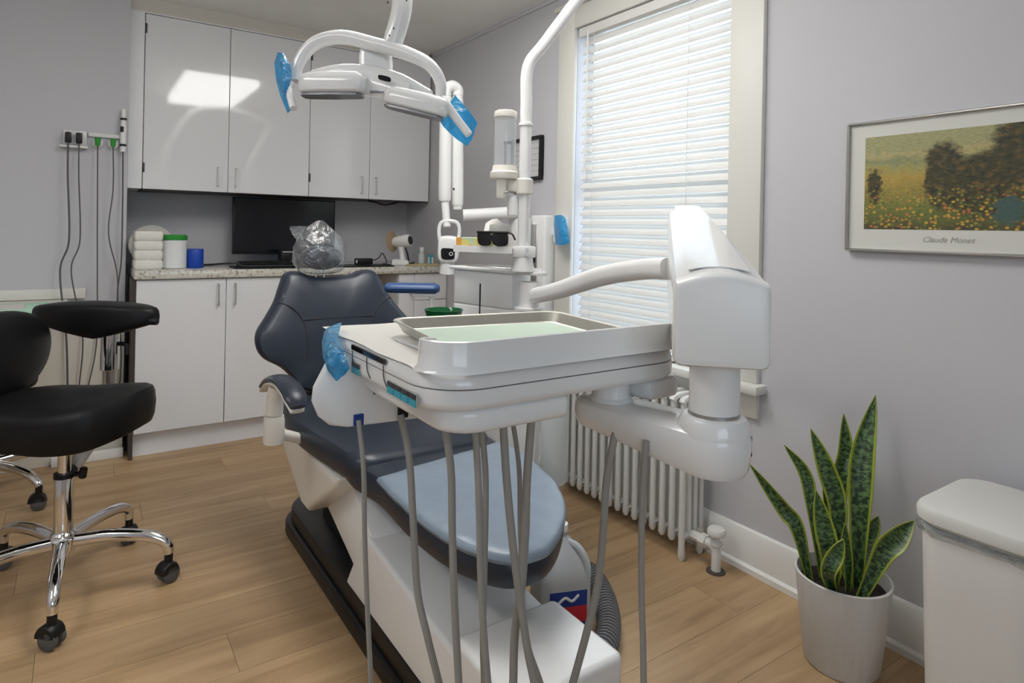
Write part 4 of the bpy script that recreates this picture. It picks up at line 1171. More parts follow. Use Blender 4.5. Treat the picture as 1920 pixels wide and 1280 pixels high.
put('sensor_lens', box((0.519, 1.280, 1.432), (.030, .004, .006), .001, 1, R(-34)), m_lens, ol)
def module(c0, c1, h0, h1, dd, name='lamp_module'):
    """rounded pod from c0 to c1"""
    c0, c1 = Vector(c0), Vector(c1)
    ax_ = (c1 - c0).normalized()
    bk = Vector((.5, .74, 0.0))
    upv = bk.cross(ax_); upv = upv if upv.z > 0 else -upv
    upv.normalize()
    L = (c1 - c0).length
    rings = []
    for t, s in ((0, .30), (.02, .62), (.07, .85), (.16, .97), (.3, 1), (.7, 1), (.84, .97), (.93, .86), (.98, .66), (1, .40)):
        h = h0 + (h1 - h0) * t
        sec = []
        for i in range(20):
            a = 2 * math.pi * i / 20
            ca, sa = math.cos(a), math.sin(a)
            # flat underside, domed top
            x_ = math.copysign(abs(ca) ** .75, ca) * dd * s
            y_ = (sa ** .8 * h * s) if sa > 0 else -abs(sa) ** .35 * h * .72 * s ** .6
            sec.append(c0 + ax_ * (L * t) + bk * x_ + upv * y_)
        rings.append(sec)
    o = put(name, loft(rings), m_white, ol)
    lens = []
    for t, s in ((.05, .5), (.12, .78), (.5, .88), (.88, .78), (.95, .5)):
        h = h0 + (h1 - h0) * t
        lens.append([c0 + ax_ * (L * t) + bk * (x_ * dd * s) - upv * (h * .72 + q_) for x_, q_ in ((-1, .0), (-1, .004), (1, .004), (1, .0))])
    put('reflector', loft(lens), m_lens, o)
    return o
module((0.397, 1.427, 1.454), (0.510, 1.314, 1.451), .030, .030, .036)
module((0.539, 1.283, 1.426), (0.635, 1.170, 1.389), .026, .026, .034)
# handles
put('handle', tube([(0.383, 1.436, 1.460), (0.375, 1.435, 1.447), (0.376, 1.416, 1.417), (0.378, 1.403, 1.397)], .0085, 12, 5), m_whites, ol)
put('handle', tube([(0.624, 1.183, 1.416), (0.633, 1.171, 1.398), (0.652, 1.152, 1.364), (0.666, 1.137, 1.339)], [.009, .010, .009, .0085], 12, 5), m_whites, ol)
for nm, cols in (('blue film wrapped over the left handle of the dental light', [((0.356, 1.460, 1.528), (0.367, 1.452, 1.526), (0.372, 1.449, 1.512)), ((0.348, 1.453, 1.502), (0.359, 1.428, 1.502), (0.377, 1.434, 1.498)), ((0.352, 1.451, 1.464), (0.360, 1.421, 1.460), (0.380, 1.432, 1.465)), ((0.360, 1.445, 1.429), (0.365, 1.424, 1.423), (0.379, 1.432, 1.429)), ((0.372, 1.425, 1.389), (0.374, 1.424, 1.392), (0.377, 1.422, 1.396))]),
                 ('blue film hanging off the right handle of the dental light', [((0.662, 1.194, 1.431), (0.655, 1.198, 1.417), (0.631, 1.214, 1.382)), ((0.672, 1.175, 1.409), (0.654, 1.181, 1.389), (0.638, 1.198, 1.360)), ((0.683, 1.167, 1.395), (0.668, 1.172, 1.371), (0.652, 1.189, 1.344)), ((0.698, 1.158, 1.370), (0.678, 1.165, 1.352), (0.663, 1.181, 1.333)), ((0.686, 1.159, 1.333), (0.682, 1.162, 1.326), (0.678, 1.165, 1.319))])):
    tag(put('barrier_film', sheet([spline(c_, 4) for c_ in cols], .0006), m_bfilm), nm, 'barrier film', 'blue barrier films')

# tray shelf clamped on the pole, with tissues and glasses
sh = thing('pole_shelf', 'narrow white shelf clamped to the lamp pole above the side unit', 'shelf', (PXL, PYL_, 1.07))
s0 = Vector((1.202, 1.674, 1.078)); s1 = Vector((1.074, 1.881, 1.099))
zs = 1.083
sd_ = Vector((s1.x - s0.x, s1.y - s0.y, 0)).normalized(); sn_ = Vector((sd_.y, -sd_.x, 0))
def shp(u, w): return s0 + sd_ * u + sn_ * w
Ls = (Vector((s1.x, s1.y, 0)) - Vector((s0.x, s0.y, 0))).length
put('plate', prism([tuple(shp(u, w)[:2]) for u, w in ((.028, -.04), (Ls, -.04), (Ls, .05), (.028, .05))], zs - .006, zs, 'z', .001, 1), m_whites, sh)
put('front_lip', prism([tuple(shp(u, w)[:2]) for u, w in ((.028, -.044), (Ls, -.044), (Ls, -.041), (.028, -.041))], zs - .018, zs + .004, 'z'), m_whites, sh)
put('clamp', box((PXL + .003, PYL_ - .0, zs - .012), (.075, .068, .036), .004, 2, R(-34)), m_whites, sh)
for dz_ in (.006, -.012):
    put('clamp_screw', lathe([(0, 0), (.005, 0), (.004, .003), (0, .003)], (0, 0, 0), 12, align((-.56, -.83, 0), Vector((PXL, PYL_, zs - .010 + dz_)) + Vector((.83, -.558, 0)) * .012 + Vector((-.56, -.83, 0)) * .033)), m_steel, sh)
def tissue_mat():
    m = mat('patterned_tissue_box', (0.55, 0.62, 0.45), 0.5, var=0.0)
    nt = m.node_tree; p = nt.nodes['Principled BSDF']
    tc = nd(nt, 'ShaderNodeTexCoord'); vo = nd(nt, 'ShaderNodeTexVoronoi', i_Scale=38.0)
    nt.links.new(tc.outputs['Object'], vo.inputs['Vector'])
    rp = nd(nt, 'ShaderNodeValToRGB'); rp.color_ramp.interpolation = 'CONSTANT'
    e = rp.color_ramp.elements
    e[0].color = (.45, .62, .50, 1); e[1].position = .85; e[1].color = (.10, .16, .45, 1)
    for pos, col in ((.3, (.72, .62, .20)), (.5, (.50, .66, .40)), (.68, (.75, .36, .06))):
        x = rp.color_ramp.elements.new(pos); x.color = (*col, 1)
    s = nd(nt, 'ShaderNodeSeparateColor'); nt.links.new(vo.outputs['Color'], s.inputs[0]); nt.links.new(s.outputs[0], rp.inputs[0])
    nt.links.new(rp.outputs[0], p.inputs['Base Color'])
    return m
tb = thing('tissue_box', 'colourful patterned tissue box with a white tissue sticking up on the pole shelf', 'tissue box', tuple(shp(Ls * .55, 0)[:2]) + (zs + .0005,))
put('carton', prism([tuple(shp(u, w)[:2]) for u, w in ((.10, -.036), (Ls - .005, -.036), (Ls - .005, .045), (.10, .045))], zs + .0005, zs + .030, 'z', .001, 1), tissue_mat(), tb)
tq = [[tuple(shp(Ls * .42 + u, -.01 + .012 * math.sin(i * 1.3 + j)))[:2] + (zs + .030 + h_ * (1 if abs(u) < .03 else .7) + .004 * math.sin(i * 2.1 + j * 1.7),) for j, u in enumerate((-.052, -.03, -.005, .02, .045))] for i, h_ in enumerate((0, .022, .044, .066))]
tq = [[tuple(Vector(p)) for p in rw] for rw in tq]
put('tissue', sheet(tq, .0008), m_paper, tb)
gg = thing('safety_glasses', 'dark wraparound safety glasses resting on the pole shelf in front of the tissues', 'glasses', tuple(shp(.10, -.02)[:2]) + (zs + .0005,))
def gmap(u, v, w): return shp(.042 + u, -.0415 - .012 * math.cos((u - .055) / .055 * 1.2) - w) + Vector((0, 0, zs + .0045 + v - shp(0, 0).z))
for c_ in (.027, .083):
    put('lens', pad([(c_ - .026, .008), (c_ - .028, .034), (c_ - .018, .043), (c_ + .016, .043), (c_ + .028, .036), (c_ + .025, .010), (c_ + .010, .001), (c_ - .014, .001)], .003, gmap, 0, k=3), m_sensor, gg)
put('brow_bar', tube([gmap(u, .045, 0) for u in (-.002, .02, .055, .09, .112)], .004, 8, 4), m_blkp, gg)
for u in (-.001, .111):
    put('temple', tube([gmap(u, .043, 0), gmap(u, .040, 0) + sn_ * .03, gmap(u, .022, 0) + sn_ * .055], .003, 8, 3), m_blkp, gg)

# cup dispenser on the pole
cd_ = thing('cup_dispenser', 'clear tube cup dispenser with cream cap clamped to the lamp pole', 'dispenser', (1.15, 1.76, 1.19))
cc = Vector((1.158, 1.740, 1.319))
def at_z(y_): return 1.144 - (y_ - 429.5) * 2.09 / 1182.7
put('clear_tube', lathe([(.0345, at_z(318)), (.036, at_z(318)), (.036, at_z(215)), (.0345, at_z(215)), (.0345, at_z(318))], (cc.x, cc.y, 0), 32), m_acr, cd_)
put('cap', lathe([(0, at_z(221)), (.0375, at_z(221)), (.0385, at_z(219)), (.0375, at_z(210)), (.03, at_z(208)), (0, at_z(207.5))], (cc.x, cc.y, 0), 32), m_cream, cd_)
put('collar', lathe([(0, at_z(336)), (.046, at_z(336)), (.048, at_z(333)), (.048, at_z(324)), (.042, at_z(321)), (.039, at_z(311)), (0, at_z(311))], (cc.x, cc.y, 0), 32), m_cream, cd_)
put('drop_spout', join(box((cc.x - .012, cc.y - .002, at_z(352)), (.034, .04, at_z(330) - at_z(372)), .006, 2, R(-34)), box((cc.x + .022, cc.y - .008, at_z(345)), (.024, .04, at_z(336) - at_z(362)), .004, 2, R(-34))), m_cream, cd_)
put('latch', tube([(cc.x - .02, cc.y - .03, at_z(362)), (cc.x + .0, cc.y - .035, at_z(360)), (cc.x + .028, cc.y - .03, at_z(363))], .004, 8), m_steel, cd_)
put('pole_clamp', join(rod((PXL, PYL_, at_z(365)), (PXL, PYL_, at_z(335)), .028, 20, .004), box(((cc.x + PXL) / 2, (cc.y + PYL_) / 2, at_z(349)), (.06, .03, .04), .004, 2, R(-50))), m_cream, cd_)
put('lower_tube', rod((cc.x + .024, cc.y - .02, at_z(405)), (cc.x + .024, cc.y - .02, at_z(368)), .020, 16, .004), m_whites, cd_)
put('cup_spring', join(rod((cc.x + .002, cc.y, at_z(312)), (cc.x + .002, cc.y, at_z(270)), .004, 8), rod((cc.x - .006, cc.y, at_z(268)), (cc.x + .018, cc.y - .012, at_z(267)), .005, 8)), m_rub, cd_)

# blue film bag hung on the window-side corner of the wall box
fg = [[(1.830, 2.319, 1.212), (1.830, 2.272, 1.214), (1.830, 2.241, 1.202)], [(1.825, 2.316, 1.172), (1.810, 2.246, 1.172), (1.825, 2.218, 1.160)], [(1.825, 2.310, 1.122), (1.805, 2.234, 1.119), (1.825, 2.209, 1.112)], [(1.830, 2.307, 1.075), (1.820, 2.247, 1.077), (1.830, 2.210, 1.086)]]
tag(put('barrier_film', sheet([spline(r_, 4) for r_ in fg], .0008), m_bfilm), 'blue film sleeve hanging by the window casing next to the wall x-ray box', 'barrier film', 'blue barrier films')

# ================================================================== dental chair
dc_ = thing('dental_chair', 'navy upholstered dental chair with white base, raised backrest and bagged headrest', 'dental chair', (.83, 1.7, 0))
put('floor_plate', prism(rpoly(.640, .965, .86, 2.50, (.15, .15, .03, .03), 8), .0, .055, 'z', .012, 3), m_blkp, dc_)
put('base_rim', prism(rpoly(.652, .955, .87, 2.46, (.14, .14, .02, .02), 8), .0552, .11, 'z', .01, 2), m_blkp, dc_)
# white cover, side profile in (y,z)
put('base_cover', prism([(.93, .056), (.93, .235), (1.10, .250), (1.56, .292), (1.66, .300), (1.72, .20), (1.78, .112), (1.80, .056)], .658, .925, 'x', .012, 3), m_whites, dc_)
put('lift_arm', prism([(1.60, .290), (1.78, .385), (2.10, .300), (2.08, .255), (1.98, .235), (1.66, .13)], .668, .945, 'x', .008, 2), m_whites, dc_)
put('rear_strut', bx(.72, .96, 1.85, 2.20, .111, .30, .01), m_blkp, dc_)
put('junction_box', prism(rpoly(.650, .918, .905, 1.135, .02, 4), .0, .300, 'z', .014, 3), m_white, dc_)
put('seat_cover', prism([(2.40, .435), (2.36, .40), (2.13, .285), (2.05, .245), (1.98, .245), (1.74, .40), (1.72, .435)], .600, 1.075, 'x', .016, 3), m_cream, dc_)
# seat and leg cushions
def seat_m(u, v, w): return Vector((.825 + u, v, .483 + w + .25 * u * u * .6 + max(0, v - 2.05) * .12))
seat_o = [(-.235, 2.28), (-.262, 2.15), (-.262, 1.95), (-.235, 1.75), (-.205, 1.60), (-.10, 1.58), (.10, 1.58), (.205, 1.60), (.235, 1.75), (.262, 1.95), (.262, 2.15), (.235, 2.28), (.10, 2.31), (-.10, 2.31)]
put('seat_cushion', pad(seat_o, .085, seat_m, .004, k=4), m_navy, dc_)
def leg_m(u, v, w): return Vector((u, v, .432 + (v - 1.03) * .062 + w))
foot = [(0.637, 1.521, 0.477), (0.639, 1.348, 0.471), (0.656, 1.208, 0.467), (0.686, 1.123, 0.464), (0.727, 1.065, 0.462), (0.776, 1.044, 0.462), (0.836, 1.053, 0.463), (0.914, 1.109, 0.465), (0.980, 1.182, 0.468), (1.029, 1.280, 0.472), (1.051, 1.379, 0.476), (1.063, 1.485, 0.480), (1.060, 1.585, 0.485)]
foot = [(p[0], p[1]) for p in foot]
leg_o = [(.62, 1.70)] + foot + [(1.035, 1.70), (.83, 1.74)]
put('leg_cushion', pad(leg_o, .078, leg_m, .003, k=5), m_navy, dc_)
put('leg_seam', tube([leg_m(x_, y_, .034) for x_, y_ in ((.628, 1.60), (.66, 1.62), (.72, 1.665), (.80, 1.69))], .0018, 6), m_seam, dc_)
# backrest
XB = .790
def bm_(u, v, w): return Vector((XB + u, 2.31 + (v - .76) * .36 - w - .55 * u * u, v))
half = [(.0, .952), (.075, .955), (.125, .972), (.172, .966), (.196, .922), (.220, .868), (.256, .816), (.291, .768), (.293, .722), (.268, .684), (.214, .650), (.178, .612), (.152, .576), (.09, .553), (0, .548)]
bo2 = half + [(-u, v) for u, v in half[-2:0:-1]]
put('backrest', pad(bo2, .085, bm_, .012, k=4), m_navy, dc_)
for s in (-1, 1):
    put('back_seam', tube([bm_(s * u, v, q_) for u, v, q_ in ((.213, .868, .034), (.182, .858, .046), (.15, .832, .0525), (.128, .79, .0545), (.122, .72, .0545), (.130, .66, .050))], .0026, 6), m_seam, dc_)
put('back_seam', tube([bm_(u, .805, .0565 - .1 * u * u) for u in (-.128, -.06, 0, .06, .128)], .0026, 6), m_seam, dc_)
put('back_shell', pad([(u * .93, .76 + (v - .76) * .95) for u, v in bo2], .03, lambda u, v, w: bm_(u, v, w - .05), 0, k=4), m_whites, dc_)
put('back_hinge', bx(.70, .90, 2.24, 2.38, .41, .60, .012), m_cream, dc_)
# headrest on two rods
HX, HY, HZ = (0.745, 2.343, 1.044)
for s in (-.017, .013):
    put('headrest_rod', rod((HX + s, HY + .01, .93), (HX + s, HY + .01, 1.00), .0035, 8), m_steel, dc_)
def hm(u, v, w): return Vector((HX + .004 + u, HY - w - .4 * u * u + .02, HZ - .022 + v))
ho = [(.076 * math.cos(a), .046 * math.sin(a)) for a in [i * math.pi / 8 for i in range(16)]]
put('headrest', pad(ho, .065, hm, .008, k=2), m_navy, dc_)
# armrests
a_l = [Vector((.475, 2.012, .648)), Vector((.475, 1.93, .684)), Vector((.475, 1.83, .706)), Vector((.475, 1.745, .705)), Vector((.475, 1.685, .688)), Vector((.475, 1.662, .668))]
put('armrest_pad', tube(a_l, [.020, .027, .030, .031, .030, .020], 14, 6, up=(0, 0, 1), sec=[(.45 * math.cos(2 * math.pi * i / 14), 1.0 * math.sin(2 * math.pi * i / 14)) for i in range(14)]), m_navy, dc_, label='navy curved armrest pad')
put('armrest_shell', tube([p + Vector((0, .006, -.014)) for p in a_l], [.018, .024, .026, .027, .026, .018], 12, 6, up=(0, 0, 1), sec=[(.35 * math.cos(2 * math.pi * i / 12), 1.0 * math.sin(2 * math.pi * i / 12)) for i in range(12)]), m_cream, dc_)
put('armrest_post', tube([(.480, 1.90, .675), (.480, 1.915, .63), (.480, 1.92, .585)], [.022, .025, .025], 16, 6), m_cream, dc_)
put('armrest_socket', join(lathe([(0, .50), (.029, .50), (.030, .505), (.030, .565), (.027, .580), (0, .580)], (.480, 1.92, 0), 20), tube([(.49, 1.93, .525), (.60, 1.97, .47)], .016, 10, smooth=False)), m_cream, dc_)
bp_ = Vector((1.003, 2.098, 0.922))
ra_ = Vector((.0865, -.0505, 0))
put('raised_armrest', tube([bp_ + ra_ * t_ for t_ in (-1, -.975, -.90, -.75, -.4, 0, .4, .75, .90, .975, 1)], [.012, .022, .030, .034, .035, .035, .035, .034, .030, .022, .012], 16, 4, up=(0, 0, 1), sec=[(.55 * math.cos(2 * math.pi * i / 16), 1.0 * math.sin(2 * math.pi * i / 16)) for i in range(16)]), m_bluepad, dc_, label='bright blue armrest pad')
put('raised_armrest_post', join(tube([bp_ + Vector((.062, -.036, -.015)), bp_ + Vector((.062, -.03, -.20)), Vector((1.06, 2.05, .48))], .009, 10, 6), box(bp_ + Vector((.04, -.024, -.024)), (.08, .03, .012), .003, 2, R(-31))), m_whites, dc_)
# plastic cover pulled over the leg rest
cov = [tuple(p) for p in spline([(a_ + (a_ - .83) * .012, b_ - .006, 0) for a_, b_ in foot], 5)]
cov = [(p[0], p[1]) for p in cov]
cov = cov + [lerp(cov[-1], cov[0], t_ / 8) for t_ in range(1, 8)]
lc = pad(cov, .030, lambda u, v, w: leg_m(u, v, w + .0335 + .0010 * math.sin(u * 70 + v * 33) + .0008 * math.sin(v * 120)), .003, closed_k=False)
tag(put('leg_rest_cover', lc, m_cover), 'wrinkled blue-grey plastic cover over the foot end of the dental chair', 'cover')
# clear bag over the headrest
def bagring(zz, rx, ry, ox=0, tw=0):
    out = []
    for i in range(28):
        a = 2 * math.pi * i / 28
        k_ = 1 + .05 * math.sin(3 * a + zz * 40) + .03 * math.sin(7 * a + tw)
        out.append((HX + ox + rx * k_ * math.cos(a), HY + .012 + ry * k_ * math.sin(a), HZ + zz))
    return out
bag = [bagring(-.082, .045, .035), bagring(-.072, .080, .052), bagring(-.035, .098, .062, .0, 1), bagring(.02, .097, .060, -.004, 2), bagring(.055, .080, .040, -.008, 3), bagring(.085, .055, .018, -.010, 1), bagring(.118, .010, .005, -.004, 2)]
hb_ = thing('headrest_bag', 'clear crinkled plastic bag covering the headrest of the dental chair', 'plastic bag', (HX, HY, HZ - .082))
put('bag_body', loft(bag), m_clear, hb_)
put('loose_corner', loft([[(Vector((HX, HY, HZ)) + Vector(p)) for p in q_] for q_ in (
    [(-.060, -.005, .095), (-.090, -.005, .04), (-.088, .012, .04), (-.058, .012, .095)],
    [(-.085, .0, .096), (-.108, .0, .065), (-.107, .008, .065), (-.084, .008, .096)],
    [(-.116, .002, .094), (-.118, .002, .086), (-.118, .005, .086), (-.116, .005, .094)])]), m_clear, hb_)

# ================================================================== delivery unit
du = thing('delivery_unit', 'white dental delivery table with hoses, hung on a jointed arm over the chair', 'dental unit', (.60, .80, 0))
TX0, TX1, TY0, TY1 = .342, .790, .652, 1.075
def ring(ix, iy, z, r, x0=TX0, x1=TX1, y0=TY0, y1=TY1): return [(x, y, z) for x, y in rpoly(x0 + ix, x1 - ix, y0 + iy, y1 - iy, (.03, .03, max(.004, r), max(.004, r)), 7)]
put('lower_shell', loft([ring(.006, .006, .922, .064), ring(.001, .001, .927, .069), ring(.0, .0, .932, .07), ring(.0, .0, .9475, .07)]), m_white, du)
belly = rpoly(.368, .780, .660, 1.06, (.02, .02, .05, .02), 6)
# recess for the support post, open to the front
belly = [p for p in belly if not (p[1] < .70 and p[0] > .60)] + [(.552, .660), (.560, .672), (.560, .775), (.705, .775), (.705, .672), (.713, .660), (.772, .660), (.780, .672)]
put('belly', prism(belly, .890, .9215, 'z', .009, 3), m_white, du)
put('upper_shell', loft([ring(.0005, .0005, .9490, .07), ring(.0, .0, .951, .07), ring(.003, .003, .962, .068), ring(.009, .009, .9665, .062), ring(.014, .014, .967, .057)]), m_white, du)
# tray holder: plate with raised front and curled left lip
hp = [(.40, .90), (.40, .70), (.385, .655), (.40, .643), (.77, .643), (.785, .66), (.785, .90)]
put('holder_plate', prism(hp, .969, .974, 'z', .002, 1), m_white, du)
lip = [(.376, .722, .984), (.356, .712, .987), (.347, .694, .989), (.348, .676, .990), (.357, .660, .990), (.374, .649, .990), (.395, .645, .990), (.46, .645, .990), (.58, .645, .990), (.762, .645, .990)]
put('front_rail', tube(lip, .0185, 12, 6, up=(0, 0, 1), sec=[(1.0, -.16), (1.06, 0), (1.0, .16), (.2, .20), (-.7, .30), (-1.0, .55), (-1.06, .35), (-.95, .05), (-.8, -.16), (.2, -.18)]), m_white, du)
# hood under the left edge holding the handpieces
def hood_ring(y_, k_, ins=0.0):
    pts = [(.322, .944), (.303, .925), (.288, .903), (.286, .882), (.296, .858), (.314, .842), (.340, .835), (.640, .824), (.655, .836), (.655, .921), (.350, .921), (.343, .944)]
    cx_, cz_ = .47, .88
    return [(cx_ + (x_ + (k_ * max(0, (.42 - x_) / .13)) - cx_) * (1 - ins), y_, cz_ + (z_ - cz_) * (1 - ins * 2.5)) for x_, z_ in pts]
hood = loft([hood_ring(.930, 0, .035), hood_ring(.933, 0, .012), hood_ring(.940, .002), hood_ring(1.0, .028), hood_ring(1.075, .066), hood_ring(1.085, .07, .02)])
put('handpiece_hood', hood, m_whites, du)
# control strip and pads on the left flank
put('display_strip', bx(.3395, .343, .793, .917, .9585, .9655), m_sensor, du)
for y_ in (.797, .857, .915):
    put('panel_groove', tube([(.3405, y_, .957), (.3400, y_ - .004, .940), (.3415, y_ - .012, .929)], .0008, 6), m_dgrey, du)
def keypad(ya, yb, n, z0, z1):
    k = put('keypad', bx(.3405, .3435, ya, yb, z0, z1, .0006, 1), m_ink, du)
    w = (yb - ya) / n
    for i in range(n):
        put('teal_key', bx(.3392, .3406, ya + w * i + .0012, ya + w * (i + 1) - .0012, z0 + .001, (z0 + z1) / 2 + .001), m_teal, k)
        put('dark_key', bx(.3392, .3406, ya + w * i + .0012, ya + w * (i + 1) - .0012, (z0 + z1) / 2 + .002, z1 - .001), m_dgrey, k)
keypad(.694, .782, 4, .9235, .9405)
keypad(.882, .915, 1, .9235, .9415)
put('hose_port', box((.358, .9285, .846), (.016, .004, .018), .001, 1), m_bluel, du)
put('hose_port', box((.432, .9285, .848), (.018, .004, .020), .001, 1), m_blkp, du)
put('hose_port', box((0.388, 0.928, 0.886), (.014, .004, .007), .001, 1), m_dgrey, du)
# support post, link, main post
LR = Vector((.702, .540, 0)); LL = Vector((.674, .722, 0))
put('table_post', lathe([(0, .872), (.036, .872), (.0345, .888), (.0290, .893), (.0285, .9395), (0, .9395)], (LL.x + .004, LL.y - .01, 0), 28), m_white, du)
dv = (LR - LL).normalized(); pv = Vector((-dv.y, dv.x, 0))
def stadium(r1, r2, z, zz2=None):
    out = []
    for i in range(13):
        a = -math.pi / 2 + math.pi * i / 12
        p = LR + dv * (r1 * math.cos(a)) + pv * (r1 * math.sin(a)); out.append((p.x, p.y, z))
    for i in range(13):
        a = math.pi / 2 + math.pi * i / 12
        p = LL - dv * .0 + dv * (r2 * math.cos(a)) + pv * (r2 * math.sin(a)); out.append((p.x, p.y, zz2 if zz2 is not None else z))
    return out
put('link', loft([stadium(.030, .028, .828, .846), stadium(.041, .038, .830, .848), stadium(.046, .043, .838, .855), stadium(.048, .045, .862, .866), stadium(.048, .045, .876, .876), stadium(.0455, .0425, .884, .883), stadium(.038, .036, .888, .887)]), m_white, du)
put('link_collar', lathe([(0, .880), (.047, .880), (.0465, .892), (.041, .902), (.036, .904), (0, .904)], (LR.x, LR.y, 0), 32), m_white, du)
for z in (.872, .852):
    put('link_screw', rod(LR + Vector((.0395, -.0275, z)), LR + Vector((.0415, -.029, z)), .0038, 10), m_blkp, du)
put('post_ring', rod((LR.x, LR.y, .9045), (LR.x, LR.y, .908), .0335, 28), m_steel, du)
put('main_post', rod((LR.x, LR.y, .9082), (LR.x, LR.y, .985), .0325, 32), m_white, du)
# spring arm
NA = Vector((.662, .500, 0)); FA = Vector((1.094, 0.927, 1.128)); FA.z = 0
adir = (FA - NA).normalized(); aper = Vector((adir.y, -adir.x, 0))
def arm_ring(t, w, z0, z1, arch=.010, rr=.012, ins=0):
    c = NA + (FA - NA) * t
    out = []
    n = 10
    hw = w / 2
    pts = [(-hw + rr, z0), (-hw + .3 * rr, z0 + .3 * rr), (-hw, z0 + rr), (-hw, z1 - arch - rr), (-hw + .25 * rr, z1 - arch - .2 * rr)]
    top_ = [(-hw + rr + (w - 2 * rr) * i / 8, z1 - arch * (2 * i / 8 - 1) ** 2) for i in range(9)]
    pts = pts + top_ + [(-x, z) for x, z in pts[::-1]]
    return [c + aper * x + Vector((0, 0, z)) for x, z in pts]
put('arm_end_cap', loft([arm_ring(-.008, .104, .984, 1.0835, .010, .008), arm_ring(-.005, .111, .979, 1.089, .010, .008), arm_ring(.002, .1145, .977, 1.0925, .010, .008), arm_ring(.035, .116, .976, 1.096, .010, .008)]), m_whites, du)
put('spring_arm', loft([arm_ring(.036, .114, .977, 1.0960, .010), arm_ring(.10, .113, .976, 1.106, .012), arm_ring(.45, .098, .998, 1.150, .013), arm_ring(.85, .080, 1.025, 1.195, .013), arm_ring(.96, .074, 1.035, 1.204, .012), arm_ring(1.0, .060, 1.05, 1.200, .010)]), m_white, du)
sc_ = []
for t, w, z in ((.06, .078, 1.1005), (.45, .068, 1.1505), (.92, .052, 1.2015)):
    sc_.append([NA + (FA - NA) * t + aper * (w * (i / 6 - .5)) + Vector((0, 0, z + .0008 - .010 * (w / .11) ** 2 * (2 * i / 6 - 1) ** 2)) for i in range(7)])
put('top_inlay', sheet(sc_, .0015), m_white, du)
# curved carrier arm back to the side unit
ca_ = [Vector((1.228, 1.655, .928)), Vector((1.226, 1.52, .960)), Vector((1.200, 1.30, 1.020)), Vector((1.150, 1.10, 1.052)), Vector((1.080, .955, 1.064))]
put('carrier_arm', tube(ca_, [.95, 1.0, 1.05, .98, .95], 16, 8, up=(0, 0, 1), sec=rsec(.052, .046, .018)), m_whites, du)
put('carrier_pivot', lathe([(0, .880), (.048, .880), (.048, .888), (.034, .890), (.034, .972), (0, .972)], (1.225, 1.68, 0), 28), m_whites, du)
# hoses: each loop hangs out of sight below and comes back up
def H(*seq): return [Vector(s) for s in seq]
strands = [
    (H((0.356, 0.924, 0.847), (0.358, 0.904, 0.778), (0.361, 0.902, 0.681), (0.366, 0.899, 0.577), (0.373, 0.894, 0.457)), .0038),
    (H((0.424, 0.920, 0.846), (0.428, 0.893, 0.784), (0.427, 0.870, 0.678), (0.429, 0.857, 0.595), (0.437, 0.839, 0.537), (0.453, 0.828, 0.466)), .0055),
    (H((0.414, 0.758, 0.879), (0.423, 0.752, 0.815), (0.426, 0.750, 0.728), (0.430, 0.747, 0.633), (0.437, 0.743, 0.524)), .0052),
    (H((0.428, 0.701, 0.893), (0.433, 0.697, 0.817), (0.438, 0.694, 0.692), (0.443, 0.690, 0.609), (0.448, 0.687, 0.554)), .0047),
    (H((0.466, 0.747, 0.879), (0.473, 0.742, 0.793), (0.474, 0.742, 0.659), (0.474, 0.742, 0.570), (0.476, 0.740, 0.511)), .0044),
    (H((0.469, 0.697, 0.895), (0.475, 0.693, 0.810), (0.484, 0.687, 0.718), (0.494, 0.680, 0.640), (0.502, 0.674, 0.583), (0.510, 0.669, 0.541)), .0054),
    (H((0.530, 0.764, 0.872), (0.535, 0.749, 0.794), (0.538, 0.747, 0.701), (0.546, 0.741, 0.561), (0.567, 0.727, 0.483)), .0036),
    (H((0.519, 0.699, 0.894), (0.515, 0.702, 0.798), (0.514, 0.702, 0.725), (0.511, 0.704, 0.651), (0.505, 0.709, 0.585), (0.504, 0.709, 0.519)), .0058),
    (H((0.645, 0.663, 0.866), (0.634, 0.670, 0.785), (0.631, 0.672, 0.708), (0.626, 0.676, 0.631), (0.613, 0.684, 0.561), (0.599, 0.694, 0.492)), .0056),
    (H((0.643, 0.604, 0.860), (0.640, 0.606, 0.769), (0.641, 0.605, 0.660), (0.644, 0.603, 0.588), (0.646, 0.602, 0.529)), .0044),
]
for i, j in ((0, 6), (1, 4), (2, 3), (5, 7), (8, 9)):
    A, ra = strands[i]; B, rb = strands[j]
    da = (A[-1] - A[-2]).normalized(); db_ = (B[-1] - B[-2]).normalized()
    mid = (A[-1] + B[-1]) / 2; mid.z = min(A[-1].z, B[-1].z) - .17
    path = A + [A[-1] + da * .09, mid, B[-1] + db_ * .09] + B[::-1]
    put('hose', tube(path, [ra] * len(A) + [(ra + rb) / 2] * 3 + [rb] * len(B), 12, 7), m_hose, du)

# steel tray on the holder with its mint paper
ty = thing('instrument_tray', 'shallow stainless steel instrument tray on the delivery table', 'tray', (.56, .81, .975))
TM = Matrix.Translation((.558, .812, .9745)) @ Matrix.Rotation(R(-7), 4, 'Z')
def trr(ix, z, r): return [tuple(TM @ Vector((x, y, z))) for x, y in rpoly(-.158 + ix, .158 - ix, -.128 + ix, .128 - ix, r, 5)]
put('tray_body', loft([trr(.020, 0, .020), trr(.014, .002, .022), trr(.006, .016, .026), trr(.001, .018, .028), trr(.0, .0195, .028), trr(.001, .0208, .028), trr(.0065, .0195, .026), trr(.0155, .004, .022), trr(.021, .002, .020)]), m_tray, ty)
tag(put('tray_liner', prism([tuple((TM @ Vector((x, y, 0)))[:2]) for x, y in rpoly(-.132, .134, -.102, .104, .004, 2)], .9775, .9782, 'z'), m_mint), 'mint green paper liner lying inside the steel instrument tray', 'paper')
